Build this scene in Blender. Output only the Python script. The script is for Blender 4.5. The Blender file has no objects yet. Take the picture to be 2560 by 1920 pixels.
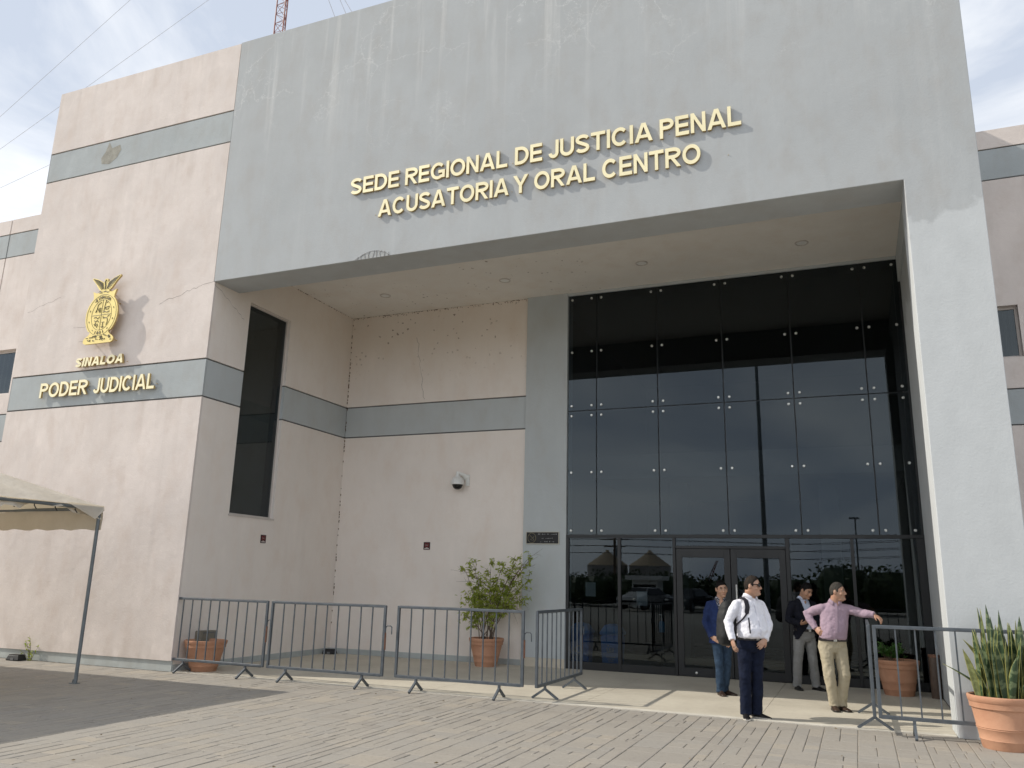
import bpy, bmesh, math, random
import numpy as np
from mathutils import Vector, Matrix, noise
R = math.radians
rnd = random.Random(7)
S = bpy.context.scene
COL = S.collection

# ------------------------------------------------------------------ camera
cam = bpy.data.cameras.new('camera'); cam.sensor_width = 36.0; cam.lens = 2033.66/2560*36
cam.clip_start = .05; cam.clip_end = 3000
camo = bpy.data.objects.new('camera', cam); COL.objects.link(camo); S.camera = camo
yaw, pit, rol = R(22.762), R(13.643), R(1.398)
fw = Vector((-math.sin(yaw)*math.cos(pit), math.cos(yaw)*math.cos(pit), math.sin(pit)))
rt = Vector((math.cos(yaw), math.sin(yaw), 0)); up = rt.cross(fw)
r2 = rt*math.cos(rol)+up*math.sin(rol); u2 = -rt*math.sin(rol)+up*math.cos(rol)
M = Matrix((r2, u2, -fw)).transposed().to_4x4(); M.translation = (10.575, -10.904, 1.58)
camo.matrix_world = M

# ------------------------------------------------------------------ sun, sky, exposure
TR = Vector((1, .30, -.84)).normalized()          # the way the sunlight travels
sun = bpy.data.lights.new('sun', 'SUN'); sun.energy = 3.0; sun.angle = R(.6); sun.color = (1, .93, .82)
suno = bpy.data.objects.new('sun', sun); COL.objects.link(suno)
suno.rotation_euler = TR.to_track_quat('-Z', 'Y').to_euler(); suno.location = (-30, -10, 30)
S.view_settings.view_transform = 'Standard'; S.view_settings.look = 'None'
S.view_settings.exposure = .37; S.view_settings.gamma = 1; S.view_settings.use_curve_mapping = False
W = bpy.data.worlds.new('World'); S.world = W; W.use_nodes = True
nt = W.node_tree; nt.nodes.clear()
def N(t, kind, **kw):
    n = t.nodes.new(kind)
    for k, v in kw.items(): setattr(n, k, v)
    return n
sky = N(nt, 'ShaderNodeTexSky', sky_type='NISHITA', sun_disc=False)
sky.sun_elevation = math.asin(-TR.z); sky.sun_rotation = math.atan2(-TR.x, -TR.y); sky.dust_density = 2.0; sky.air_density = 1.0
tc = N(nt, 'ShaderNodeTexCoord'); mp = N(nt, 'ShaderNodeMapping')
mp.inputs['Scale'].default_value = (1.0, 1.0, 2.1); mp.inputs['Location'].default_value = (3.1, .4, 1.2)
n1 = N(nt, 'ShaderNodeTexNoise'); n1.inputs['Scale'].default_value = 2.6; n1.inputs['Detail'].default_value = 9; n1.inputs['Roughness'].default_value = .56; n1.inputs['Distortion'].default_value = .5
rp = N(nt, 'ShaderNodeValToRGB'); rp.color_ramp.elements[0].position = .41; rp.color_ramp.elements[1].position = .63
rp.color_ramp.elements[0].color = (5.2, 5.75, 6.7, 1); rp.color_ramp.elements[1].color = (9.2, 9.3, 9.4, 1)
mx = N(nt, 'ShaderNodeMixRGB'); mx.inputs[0].default_value = .9
bg = N(nt, 'ShaderNodeBackground'); bg.inputs[1].default_value = .1
wo = N(nt, 'ShaderNodeOutputWorld'); L = nt.links.new
L(tc.outputs['Generated'], mp.inputs[0]); L(mp.outputs[0], n1.inputs['Vector']); L(n1.outputs[0], rp.inputs[0])
sxyz = N(nt, 'ShaderNodeSeparateXYZ'); L(tc.outputs['Generated'], sxyz.inputs[0])
hz_ = N(nt, 'ShaderNodeMapRange'); hz_.interpolation_type = 'SMOOTHSTEP'
for i, x in enumerate((0, .5, 1.55, 1.0)): hz_.inputs[i+1].default_value = x
L(sxyz.outputs[2], hz_.inputs[0]); hm = N(nt, 'ShaderNodeVectorMath', operation='SCALE')
L(sky.outputs[0], mx.inputs[1]); L(rp.outputs[0], mx.inputs[2]); L(mx.outputs[0], hm.inputs[0]); L(hz_.outputs[0], hm.inputs['Scale']); L(hm.outputs[0], bg.inputs[0]); L(bg.outputs[0], wo.inputs[0])

# ------------------------------------------------------------------ node helpers / materials
class NB:
    def __init__(s, name):
        s.m = bpy.data.materials.new(name); s.m.use_nodes = True; s.t = s.m.node_tree
        s.b = s.t.nodes['Principled BSDF']; s.tc = N(s.t, 'ShaderNodeTexCoord')
    def ln(s, a, b): s.t.links.new(a, b)
    def obj(s): return s.tc.outputs['Object']
    def noise(s, scale, detail=4, rough=.55, stretch=None, vec=None, dist=0):
        n = N(s.t, 'ShaderNodeTexNoise'); n.inputs['Scale'].default_value = scale; n.inputs['Detail'].default_value = detail
        n.inputs['Roughness'].default_value = rough; n.inputs['Distortion'].default_value = dist
        v = vec or s.obj()
        if stretch:
            m = N(s.t, 'ShaderNodeMapping'); m.inputs['Scale'].default_value = stretch; s.ln(v, m.inputs[0]); v = m.outputs[0]
        s.ln(v, n.inputs['Vector']); return n.outputs[0]
    def voro(s, scale, feature='F1', vec=None):
        n = N(s.t, 'ShaderNodeTexVoronoi', feature=feature); n.inputs['Scale'].default_value = scale
        s.ln(vec or s.obj(), n.inputs['Vector']); return n
    def rng(s, v, a, b, c=0., d=1., smooth=False):
        n = N(s.t, 'ShaderNodeMapRange'); n.interpolation_type = 'SMOOTHSTEP' if smooth else 'LINEAR'
        for i, x in enumerate((a, b, c, d)): n.inputs[i+1].default_value = x
        s.ln(v, n.inputs[0]); return n.outputs[0]
    def math(s, op, a, b=None):
        n = N(s.t, 'ShaderNodeMath', operation=op)
        for i, x in enumerate((a, b)):
            if x is None: continue
            if isinstance(x, (int, float)): n.inputs[i].default_value = x
            else: s.ln(x, n.inputs[i])
        return n.outputs[0]
    def mix(s, f, a, b, mode='MIX'):
        n = N(s.t, 'ShaderNodeMixRGB', blend_type=mode)
        for i, x in enumerate((f, a, b)):
            if isinstance(x, (int, float)): n.inputs[i].default_value = x if i == 0 else (x, x, x, 1)
            elif isinstance(x, tuple): n.inputs[i].default_value = (*x[:3], 1)
            else: s.ln(x, n.inputs[i])
        return n.outputs[0]
    def xyz(s):
        n = N(s.t, 'ShaderNodeSeparateXYZ'); s.ln(s.obj(), n.inputs[0]); return n.outputs
    def bump(s, h, dist=.01, strength=1., prev=None):
        n = N(s.t, 'ShaderNodeBump'); n.inputs['Distance'].default_value = dist; n.inputs['Strength'].default_value = strength
        s.ln(h, n.inputs['Height'])
        if prev: s.ln(prev, n.inputs['Normal'])
        return n.outputs[0]
    def done(s, col=None, rough=.8, normal=None, metal=0., spec=None):
        if col is not None:
            if isinstance(col, tuple): s.b.inputs['Base Color'].default_value = (*col[:3], 1)
            else: s.ln(col, s.b.inputs['Base Color'])
        if isinstance(rough, (int, float)): s.b.inputs['Roughness'].default_value = rough
        else: s.ln(rough, s.b.inputs['Roughness'])
        s.b.inputs['Metallic'].default_value = metal
        if spec is not None: s.b.inputs['Specular IOR Level'].default_value = spec
        if normal: s.ln(normal, s.b.inputs['Normal'])
        return s.m
def sc(c, k): return tuple(min(1, x*k) for x in c)

def plain(name, c, rough=.6, var=.12, scale=6, metal=0., bump=.0, bscale=60, spec=None):
    b = NB(name); f = b.noise(scale, 5)
    col = b.mix(b.rng(f, .3, .7), sc(c, 1-var), sc(c, 1+var))
    nr = b.bump(b.noise(bscale, 3), bump) if bump else None
    return b.done(col, b.rng(f, .3, .7, max(.02, rough-.08), min(1, rough+.08)), nr, metal, spec)

def stucco(name, c, var=.08, kind=''):
    b = NB(name)
    big = b.noise(.55, 6, .6); mid = b.noise(2.6, 7, .62, (1, 1, .55)); fine = b.noise(34, 4, .6)
    col = b.mix(b.rng(big, .3, .7), sc(c, 1-var), sc(c, 1+var*.6))
    col = b.mix(b.rng(mid, .48, .72, 0, .75), col, sc((c[0]*1.0, c[1]*.955, c[2]*.92), 1-var*1.2))
    col = b.mix(b.rng(mid, .28, .42, .6, 0), col, sc(c, 1+var))
    col = b.mix(b.rng(b.noise(1.1, 5, .6, (3.2, 3.2, .22)), .55, .8, 0, .35), col, sc(c, 1-var*2.2))
    x, y, z = b.xyz()
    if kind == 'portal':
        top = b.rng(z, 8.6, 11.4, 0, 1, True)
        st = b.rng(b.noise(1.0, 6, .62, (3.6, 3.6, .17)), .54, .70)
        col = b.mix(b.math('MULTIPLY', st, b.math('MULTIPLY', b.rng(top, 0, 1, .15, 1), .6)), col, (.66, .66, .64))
        nz_ = N(b.t, 'ShaderNodeTexNoise'); nz_.inputs['Scale'].default_value = 1.8; nz_.inputs['Detail'].default_value = 7; nz_.inputs['Roughness'].default_value = .62; b.ln(b.obj(), nz_.inputs['Vector'])
        dv = b.mix(.95, b.obj(), nz_.outputs[1], 'ADD')
        for scl, w, msk in ((.8, .010, .46), (2.1, .012, .52)):
            vo = b.voro(scl, 'DISTANCE_TO_EDGE', dv)
            ck = b.rng(vo.outputs[0], w*.35, w, 1, 0)
            ck = b.math('MULTIPLY', ck, b.rng(b.noise(.8, 4), msk, msk+.1))
            ck = b.math('MULTIPLY', ck, b.rng(z, 8.0, 10.6, .04, .42))
            col = b.mix(ck, col, (.64, .65, .64))
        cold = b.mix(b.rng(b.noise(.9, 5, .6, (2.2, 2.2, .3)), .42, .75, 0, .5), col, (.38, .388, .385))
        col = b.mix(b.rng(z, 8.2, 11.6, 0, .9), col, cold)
        edge = b.math('SUBTRACT', b.math('ADD', z, b.rng(b.noise(3.2, 4), .2, .8, -.3, .3)), b.math('MULTIPLY', b.math('SUBTRACT', x, 11.9), .25))
        rep = b.math('MULTIPLY', b.rng(edge, 6.22, 6.34, 1, 0), b.rng(x, 11.3, 11.34))
        pale = b.mix(b.rng(mid, .3, .7), sc(c, 1.18), sc(c, 1.30))
        col = b.mix(rep, col, pale)
    if kind in ('recess', 'ceiling'):
        nv = N(b.t, 'ShaderNodeTexNoise'); nv.inputs['Scale'].default_value = 22; nv.inputs['Detail'].default_value = 3; b.ln(b.obj(), nv.inputs['Vector'])
        vo = b.voro(8.5, 'F1', b.mix(.07, b.obj(), nv.outputs[1], 'ADD')); cell = N(b.t, 'ShaderNodeSeparateColor'); b.ln(vo.outputs['Color'], cell.inputs[0])
        sp = b.math('MULTIPLY', b.rng(b.math('DIVIDE', vo.outputs[0], b.rng(cell.outputs[1], 0, 1, .25, 1.05)), .15, .24, 1, 0), b.rng(cell.outputs[0], .48, .50))
        if kind == 'ceiling':
            sp = b.math('MULTIPLY', sp, b.math('MULTIPLY', b.rng(x, 5.6, 6.6, 1, 0, True), b.rng(b.noise(.7, 3), .36, .50)))
        else:
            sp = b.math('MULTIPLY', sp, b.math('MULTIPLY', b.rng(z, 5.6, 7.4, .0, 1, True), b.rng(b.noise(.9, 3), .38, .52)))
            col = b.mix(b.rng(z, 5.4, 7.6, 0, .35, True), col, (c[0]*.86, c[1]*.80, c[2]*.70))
        col = b.mix(b.math('MULTIPLY', sp, .75), col, (.14, .09, .05))
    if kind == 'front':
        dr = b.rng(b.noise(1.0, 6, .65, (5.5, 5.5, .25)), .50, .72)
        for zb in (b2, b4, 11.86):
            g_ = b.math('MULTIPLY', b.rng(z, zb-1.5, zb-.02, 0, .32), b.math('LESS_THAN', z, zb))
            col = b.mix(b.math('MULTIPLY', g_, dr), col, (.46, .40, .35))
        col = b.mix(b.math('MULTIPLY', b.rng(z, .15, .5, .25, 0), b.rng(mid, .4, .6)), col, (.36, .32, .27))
    h = b.mix(.5, fine, b.noise(9, 5, .6))
    nr = b.bump(h, .010, .45); nr = b.bump(b.noise(2.4, 5, .55), .03, .16 if kind == 'portal' else .36, nr)
    return b.done(col, .9, nr, spec=.25)

b1, b2, b3, b4 = 5.353, 4.674, 10.368, 9.703
PINK = (.685, .617, .573); GREY = (.424, .443, .450)
m_pink = stucco('pink_stucco', PINK, .12, 'front'); m_pinkr = stucco('pink_stucco_recess_lifted', (.79, .725, .665), .05, 'recess')  # recess copy of the pink, colour lightened to lift the shaded porch walls
m_grey = stucco('grey_stucco', GREY, .07, 'portal'); m_band = stucco('grey_band_paint', (.40, .43, .435), .10)
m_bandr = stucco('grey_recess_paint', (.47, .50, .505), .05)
m_ceil = stucco('ceiling_paint', (.76, .725, .67), .05, 'ceiling')
m_dark = plain('groove_dark', (.16, .16, .16), .9)
m_skirt = stucco('skirting_grey', (.43, .46, .45), .16)
m_base = plain('pilaster_base_beige', (.52, .47, .38), .8, .08)
m_alu = plain('dark_aluminium', (.008, .009, .010), .4, .2, 3)
m_lite = plain('pale_window_frame', (.55, .50, .46), .6, .06)
m_black = plain('matt_black', (.012, .012, .013), .6, .2)
m_chrome = plain('bolt_steel', (.72, .72, .68), .28, .05, 20, .55)
m_white = plain('white_plastic', (.74, .74, .71), .45, .05)
m_brass = plain('polished_brass', (.93, .84, .54), .38, .06, 2.5, .1)
m_brasss = plain('brass_return', (.50, .36, .15), .45, .15, 4, .4)
rb_ = NB('grey_painted_steel'); rn_ = rb_.noise(9, 5)
m_rail = rb_.done(rb_.mix(rb_.rng(rb_.noise(26, 5, .7), .64, .70, 0, .8), rb_.mix(rb_.rng(rn_, .3, .7), (.062, .075, .088), (.105, .12, .135)), (.12, .07, .045)), .5, metal=.1)
m_rust = plain('rusty_steel', (.16, .07, .04), .8, .35, 20)
m_zinc = plain('galvanised_pole', (.16, .18, .19), .5, .15, 8, .3)
m_red = plain('red_mast_paint', (.20, .065, .05), .6, .25, 3)
m_wire = plain('steel_cable', (.42, .42, .44), .5, .1)

def glassmat(name, tint, ior=1.5):
    b = NB(name); t = b.t
    fr = N(t, 'ShaderNodeFresnel'); fr.inputs[0].default_value = ior
    ge = N(t, 'ShaderNodeNewGeometry')
    fac = b.math('MULTIPLY', fr.outputs[0], b.math('SUBTRACT', 1, ge.outputs['Backfacing']))
    tr = N(t, 'ShaderNodeBsdfTransparent'); tr.inputs[0].default_value = (*tint, 1)
    gl = N(t, 'ShaderNodeBsdfGlossy'); gl.inputs['Roughness'].default_value = 0; gl.inputs[0].default_value = (.80, .92, 1, 1)
    ms = N(t, 'ShaderNodeMixShader'); b.ln(fac, ms.inputs[0]); b.ln(tr.outputs[0], ms.inputs[1]); b.ln(gl.outputs[0], ms.inputs[2])
    b.ln(ms.outputs[0], t.nodes['Material Output'].inputs[0]); return b.m
m_glass = glassmat('tinted_glass', (.46, .50, .52), 1.58)
m_glassw = glassmat('window_glass', (.42, .44, .43), 1.62)

def concrete_floor():
    b = NB('porch_concrete'); f = b.noise(1.3, 7, .6); g = b.noise(14, 5)
    col = b.mix(b.rng(f, .3, .7), (.45, .41, .335), (.56, .52, .43))
    col = b.mix(b.rng(g, .5, .75, 0, .35), col, (.36, .33, .27))
    return b.done(col, .75, b.bump(g, .004, .5))
def paver_mat():
    b = NB('paver_concrete'); a = N(b.t, 'ShaderNodeAttribute', attribute_name='tone')
    f = b.noise(1.2, 7, .65); g = b.noise(22, 5, .65); h = b.noise(5, 6, .7)
    base = N(b.t, 'ShaderNodeValToRGB'); cr = base.color_ramp; cr.elements[0].color = (.248, .228, .202, 1); cr.elements[1].color = (.325, .288, .236, 1)
    e = cr.elements.new(.35); e.color = (.295, .270, .234, 1); e = cr.elements.new(.7); e.color = (.268, .252, .228, 1)
    b.ln(a.outputs['Fac'], base.inputs[0])
    col = b.mix(b.rng(f, .3, .72, 0, .5), base.outputs[0], (.318, .29, .247))
    col = b.mix(b.rng(g, .52, .75, 0, .5), col, (.17, .155, .13))
    col = b.mix(b.rng(h, .6, .75, 0, .45), col, (.20, .175, .145)); col = b.mix(b.rng(b.noise(.5, 6, .7), .58, .72, 0, .45), col, (.17, .155, .135))
    return b.done(col, .88, b.bump(g, .004, .6))
def terracotta():
    b = NB('terracotta'); f = b.noise(4, 6, .6); g = b.noise(40, 4)
    col = b.mix(b.rng(f, .3, .7), (.42, .205, .12), (.53, .29, .18))
    col = b.mix(b.rng(b.noise(3, 6, .65, (1, 1, .5)), .58, .75, 0, .5), col, (.58, .40, .28))
    return b.done(col, .85, b.bump(g, .003, .5))
m_floor = concrete_floor(); m_paver = paver_mat(); m_terra = terracotta()
m_soil = plain('potting_soil', (.035, .025, .018), .95, .3, 30, bump=.01, bscale=50)
m_sand = plain('joint_sand', (.20, .17, .13), .95, .2, 10)
m_ground = plain('plain_ground', (.33, .31, .27), .9, .12, .5)
m_kerb = plain('pale_kerb', (.55, .52, .45), .8, .1, 4)

# ------------------------------------------------------------------ mesh builder
class MB:
    def __init__(s): s.v = []; s.f = []; s.mi = []
    def add(s, vs, fs, mi=0):
        o = len(s.v); s.v += [tuple(x) for x in vs]; s.f += [tuple(i+o for i in f) for f in fs]; s.mi += [mi]*len(fs); return s
    def box(s, a, b, mi=0, rz=0, c=None):
        (x0, y0, z0), (x1, y1, z1) = a, b
        vs = [(x0,y0,z0),(x1,y0,z0),(x1,y1,z0),(x0,y1,z0),(x0,y0,z1),(x1,y0,z1),(x1,y1,z1),(x0,y1,z1)]
        if rz:
            c = c or ((x0+x1)/2, (y0+y1)/2); cs, sn = math.cos(rz), math.sin(rz)
            vs = [(c[0]+(x-c[0])*cs-(y-c[1])*sn, c[1]+(x-c[0])*sn+(y-c[1])*cs, z) for x, y, z in vs]
        return s.add(vs, [(3,2,1,0),(4,5,6,7),(0,1,5,4),(1,2,6,5),(2,3,7,6),(3,0,4,7)], mi)
    def tube(s, pts, rad, seg=8, mi=0, side=None, cap=True):
        pts = [Vector(p) for p in pts]; n = len(pts)
        if not isinstance(rad, (list, tuple)): rad = [rad]*n
        rings = []; ref = None
        for i, p in enumerate(pts):
            t = (pts[min(i+1, n-1)]-pts[max(i-1, 0)]).normalized()
            if side is not None: a = Vector(side)-t*t.dot(Vector(side))
            elif ref is not None: a = ref-t*t.dot(ref)
            else: a = t.orthogonal()
            if a.length < 1e-6: a = t.orthogonal()
            a.normalize(); ref = a; b = t.cross(a)
            r = rad[i]; ra, rb = r if isinstance(r, (list, tuple)) else (r, r)
            rings.append([p+a*(ra*math.cos(k*2*math.pi/seg))+b*(rb*math.sin(k*2*math.pi/seg)) for k in range(seg)])
        return s.loft(rings, mi, cap)
    def loft(s, rings, mi=0, cap=True):
        seg = len(rings[0]); vs = [v for r in rings for v in r]; fs = []
        for i in range(len(rings)-1):
            for k in range(seg):
                a = i*seg+k; b = i*seg+(k+1) % seg; fs.append((a, b, b+seg, a+seg))
        if cap: fs.append(tuple(reversed(range(seg)))); fs.append(tuple(range((len(rings)-1)*seg, len(rings)*seg)))
        return s.add(vs, fs, mi)
    def bar(s, a, b, w, h=None, mi=0):                    # square section bar
        a, b = Vector(a), Vector(b); t = (b-a).normalized(); h = h or w
        x = t.cross(Vector((0, 0, 1)))
        if x.length < 1e-4: x = Vector((1, 0, 0))
        x.normalize(); y = t.cross(x)
        q = [x*w/2+y*h/2, -x*w/2+y*h/2, -x*w/2-y*h/2, x*w/2-y*h/2]
        return s.loft([[a+i for i in q], [b+i for i in q]], mi)
    def lathe(s, prof, seg=40, c=(0, 0, 0), mi=0, cap=True):
        return s.loft([[(c[0]+r*math.cos(2*math.pi*k/seg), c[1]+r*math.sin(2*math.pi*k/seg), c[2]+z) for k in range(seg)] for r, z in prof], mi, cap)
    def ell(s, c, r, seg=14, rings=9, mat=None, mi=0):
        rr = []
        for i in range(1, rings):
            th = math.pi*i/rings
            rr.append([Vector((r[0]*math.sin(th)*math.cos(2*math.pi*k/seg), r[1]*math.sin(th)*math.sin(2*math.pi*k/seg), -r[2]*math.cos(th))) for k in range(seg)])
        rr = [[(mat @ v if mat else v)+Vector(c) for v in q] for q in rr]
        return s.loft(rr, mi)
    def build(s, name, mats, parent=None, smooth=False, loc=None, recalc=True):
        me = bpy.data.meshes.new(name); me.from_pydata([tuple(v) for v in s.v], [], s.f)
        for m in (mats if isinstance(mats, list) else [mats]): me.materials.append(m)
        me.polygons.foreach_set('material_index', s.mi)
        if recalc:
            bm = bmesh.new(); bm.from_mesh(me); bmesh.ops.recalc_face_normals(bm, faces=bm.faces); bm.to_mesh(me); bm.free()
        if smooth:
            me.polygons.foreach_set('use_smooth', [True]*len(me.polygons))
            if smooth == 'auto': me.set_sharp_from_angle(angle=R(38))
        me.update()
        return link(bpy.data.objects.new(name, me), parent, loc)
def link(o, parent=None, loc=None):
    COL.objects.link(o)
    if loc is not None: o.location = loc
    if parent is not None:
        o.parent = parent                                  # parts are built in world coordinates
        o.matrix_parent_inverse = parent.matrix_world.inverted() if False else Matrix.Translation(-wpos(parent))
    return o
def wpos(o):
    p = Vector(o.location); q = o
    while q.parent is not None: q = q.parent; break
    return p if o.parent is None else Vector((0, 0, 0)) + (Vector(o.location) if False else rootpos(o))
def rootpos(o): return Vector((0, 0, 0))
def empty(name, loc, label=None, cat=None, group=None):
    o = bpy.data.objects.new(name, None); o.empty_display_size = .2; COL.objects.link(o); o.location = loc
    return tag(o, label, cat, group)
def tag(o, label=None, cat=None, group=None, kind=None):
    for k, v in (('label', label), ('category', cat), ('group', group), ('kind', kind)):
        if v: o[k] = v
    return o
def copy_tree(o, parent=None):
    c = o.copy(); COL.objects.link(c); c.parent = parent
    for ch in list(o.children): copy_tree(ch, c)
    return c
def bevel(o, w=.008, seg=2):
    bm = bmesh.new(); bm.from_mesh(o.data)
    bmesh.ops.remove_doubles(bm, verts=bm.verts, dist=1e-5)
    ed = [e for e in bm.edges if len(e.link_faces) == 2 and e.calc_face_angle(0) > R(40)]
    bmesh.ops.bevel(bm, geom=ed, offset=w, segments=seg, affect='EDGES', clamp_overlap=True)
    bm.to_mesh(o.data); bm.free(); return o

def gridwall(us, zs, fn, P, T):
    """wall front as a grid of cells; fn(u,z) -> (key, depth) or None for a hole"""
    out = {}
    def q(key, pts): out.setdefault(key, MB()).add(pts, [(0, 1, 2, 3)])
    nu, nz = len(us)-1, len(zs)-1
    C = [[fn((us[i]+us[i+1])/2, (zs[j]+zs[j+1])/2) for j in range(nz)] for i in range(nu)]
    def d(i, j): return C[i][j] if 0 <= i < nu and 0 <= j < nz else None
    for i in range(nu):
        for j in range(nz):
            c = C[i][j]
            if c: q(c[0], [P(us[i], zs[j], c[1]), P(us[i+1], zs[j], c[1]), P(us[i+1], zs[j+1], c[1]), P(us[i], zs[j+1], c[1])])
            if c is None: continue
            for ii, jj, e in ((i-1, j, ((i, j), (i, j+1))), (i+1, j, ((i+1, j), (i+1, j+1))), (i, j-1, ((i, j), (i+1, j))), (i, j+1, ((i, j+1), (i+1, j+1)))):
                o = d(ii, jj); od = o[1] if o else T
                if od > c[1]+1e-6:
                    a, b = (us[e[0][0]], zs[e[0][1]]), (us[e[1][0]], zs[e[1][1]])
                    q(c[0], [P(*a, c[1]), P(*b, c[1]), P(*b, od), P(*a, od)])
    return out

# ------------------------------------------------------------------ ground
tag(MB().add([(-1500,-1500,-.09),(1500,-1500,-.09),(1500,1500,-.09),(-1500,1500,-.09)], [(0,1,2,3)]).build('ground', m_ground), kind='structure')
tag(MB().add([(-15.6,-15.6,-.007),(21.4,-15.6,-.007),(21.4,9,-.007),(-15.6,9,-.007)], [(0,1,2,3)]).build('paving_bed', m_sand), kind='structure')
def paving():
    v = []; f = []; tone = []; r = random.Random(3)
    def paver(x0, y0, x1, y1):
        g = .0028; x0 += g*r.uniform(.6, 1.6); x1 -= g*r.uniform(.6, 1.6); y0 += g*.8; y1 -= g*.8
        if x1-x0 < .02 or y1-y0 < .02: return
        z = r.uniform(-.0015, .0015); t1, t2 = r.uniform(-.0015, .0015), r.uniform(-.0015, .0015); b = .006; o = len(v)
        q = [(x0, y0), (x1, y0), (x1, y1), (x0, y1)]; qi = [(x0+b, y0+b), (x1-b, y0+b), (x1-b, y1-b), (x0+b, y1-b)]
        zz = [z+t1+t2, z-t1+t2, z-t1-t2, z+t1-t2]
        v.extend([(a, c, zz[i]) for i, (a, c) in enumerate(qi)]); v.extend([(a, c, zz[i]-.0035) for i, (a, c) in enumerate(q)]); v.extend([(a, c, -.008) for a, c in q])
        fs = [(0, 1, 2, 3)]+[(4+i, 4+(i+1) % 4, (i+1) % 4, i) for i in range(4)]+[(8+i, 8+(i+1) % 4, 4+(i+1) % 4, 4+i) for i in range(4)]
        f.extend([tuple(i+o for i in q) for q in fs]); t = r.random(); tone.extend([t]*12)
    x = -15.5
    while x < 21:
        w = r.choice((.22, .26, .30, .36)); xm = x+w/2
        ye = .06 if -5.03 < xm < 12.3 else (2.66 if xm < 0 else 6.5)
        if xm < 0 and xm > -5.1: ye = .02
        y = -15.5-r.random()*.4
        while y < ye:
            h = r.choice((.15, .2, .25, .3, .4, .5)); y1 = min(y+h, ye)
            k = r.random()
            if k < .42: paver(x, y, x+w, y1)
            elif k < .74: paver(x, y, x+w/2, y1); paver(x+w/2, y, x+w, y1)
            else:
                m = (y+y1)/2; s_ = x+w*r.choice((.5, .35, .65)); paver(x, y, s_, y1); paver(s_, y, x+w, m); paver(s_, m, x+w, y1)
            y = y1
        x += w
    me = bpy.data.meshes.new('paving'); me.from_pydata(v, [], f); me.materials.append(m_paver)
    a = me.attributes.new('tone', 'FLOAT', 'POINT'); a.data.foreach_set('value', tone); me.update()
    return tag(link(bpy.data.objects.new('paving', me)), kind='structure')
paving()
fl = MB()
xs = [0.0]
while xs[-1] < 11.6: xs.append(min(11.65, xs[-1]+2.33))
for i in range(len(xs)-1):
    for y0, y1 in ((.20, 1.6), (1.6, 3.1), (3.1, 4.62)): fl.box((xs[i]+.003, max(y0, .2)+.003, -.05), (xs[i+1]-.003, y1-.003, .004))
tag(fl.build('porch_floor', m_floor), kind='structure')
kb = MB()
for i in range(len(xs)-1): kb.box((xs[i]+.002, .065, -.05), (min(xs[i+1], 11.49)-.002, .20, .008))
tag(kb.build('kerb_strip', m_kerb), kind='structure')

# ------------------------------------------------------------------ courthouse
H = 11.86; ZS = 6.82; ZC = 7.512; XR = 11.495; XO = 12.372; D = 4.534; XL = -5.03
b1, b2, b3, b4 = 5.353, 4.674, 10.368, 9.703
CH = empty('courthouse', (0, 0, 0), 'pink and grey stucco courthouse with deep entrance porch and tall dark glass front', 'building')
def zcuts(top, bottom=0., skirt=.17):
    z = [bottom, skirt]
    for lo, hi in ((b2, b1), (b4, b3)):
        if hi < top: z += [lo-.022, lo+.008, hi-.008, hi+.022]
    return z+[top]
def zkey(z, skirt, wall, sd=.02):
    if z < skirt: return ('skirt', sd)
    for lo, hi in ((b2, b1), (b4, b3)):
        if lo-.022 < z < lo+.008 or hi-.008 < z < hi+.022: return ('groove', .035)
        if lo < z < hi: return ('band', .004)
    return (wall, 0.)
MM = {'wall': m_pink, 'band': m_band, 'groove': m_dark, 'skirt': m_skirt, 'grey': m_grey}
NMS = {'wall': 'wall', 'band': 'band', 'groove': 'groove', 'skirt': 'skirting', 'grey': 'wall'}
def emit(out, parent, mm=MM):
    res = {}
    for k, mb in out.items():
        for p in (islands(mb) if k in ('band', 'groove') else [mb]): p.build(NMS[k], mm[k], parent, recalc=False)
def islands(mb):
    par = {}
    def find(a):
        while par.setdefault(a, a) != a: a = par[a]
        return a
    ky = [tuple(round(x, 4) for x in v) for v in mb.v]
    for f in mb.f:
        for i in f[1:]: par[find(ky[i])] = find(ky[f[0]])
    gr = {}
    for f in mb.f: gr.setdefault(find(ky[f[0]]), MB()).add([mb.v[i] for i in f], [tuple(range(len(f)))])
    return list(gr.values())
YF = .025                                                    # pink front face
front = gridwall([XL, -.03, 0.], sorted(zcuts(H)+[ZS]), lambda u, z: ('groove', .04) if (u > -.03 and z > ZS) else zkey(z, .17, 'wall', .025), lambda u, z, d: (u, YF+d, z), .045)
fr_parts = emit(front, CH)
# side wall of the porch (x = 0), with the tall window
SY0, SY1, SZ0, SZ1 = 1.03, 2.28, 2.67, 6.76
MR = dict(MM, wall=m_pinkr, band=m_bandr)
side = gridwall([YF+.045, SY0, SY1, D], [0, .11, SZ0, b2-.022, b2+.008, b1-.008, b1+.022, SZ1, ZC],
    lambda u, z: None if (SY0 < u < SY1 and SZ0 < z < SZ1) else zkey(z, .11, 'wall', -.012), lambda u, z, d: (-d, u, z), .3)
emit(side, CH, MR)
back = gridwall([0, 4.44], [0, .11, b2-.022, b2+.008, b1-.008, b1+.022, ZC], lambda u, z: zkey(z, .11, 'wall', -.012), lambda u, z, d: (u, D+d, z), .3)
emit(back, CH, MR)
# left face and roof of the pink block, mass behind
MB().box((XL+.04, YF+.07, 0), (-.32, 14, H-.02)).build('block_core', m_pink, CH)
MB().add([(XL, YF, 0), (XL, 14, 0), (XL, 14, H), (XL, YF, H)], [(0,1,2,3)]).add([(XL, YF, H), (0, YF, H), (0, 14, H), (XL, 14, H)], [(0,1,2,3)]).build('wall', m_pink, CH)
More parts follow.
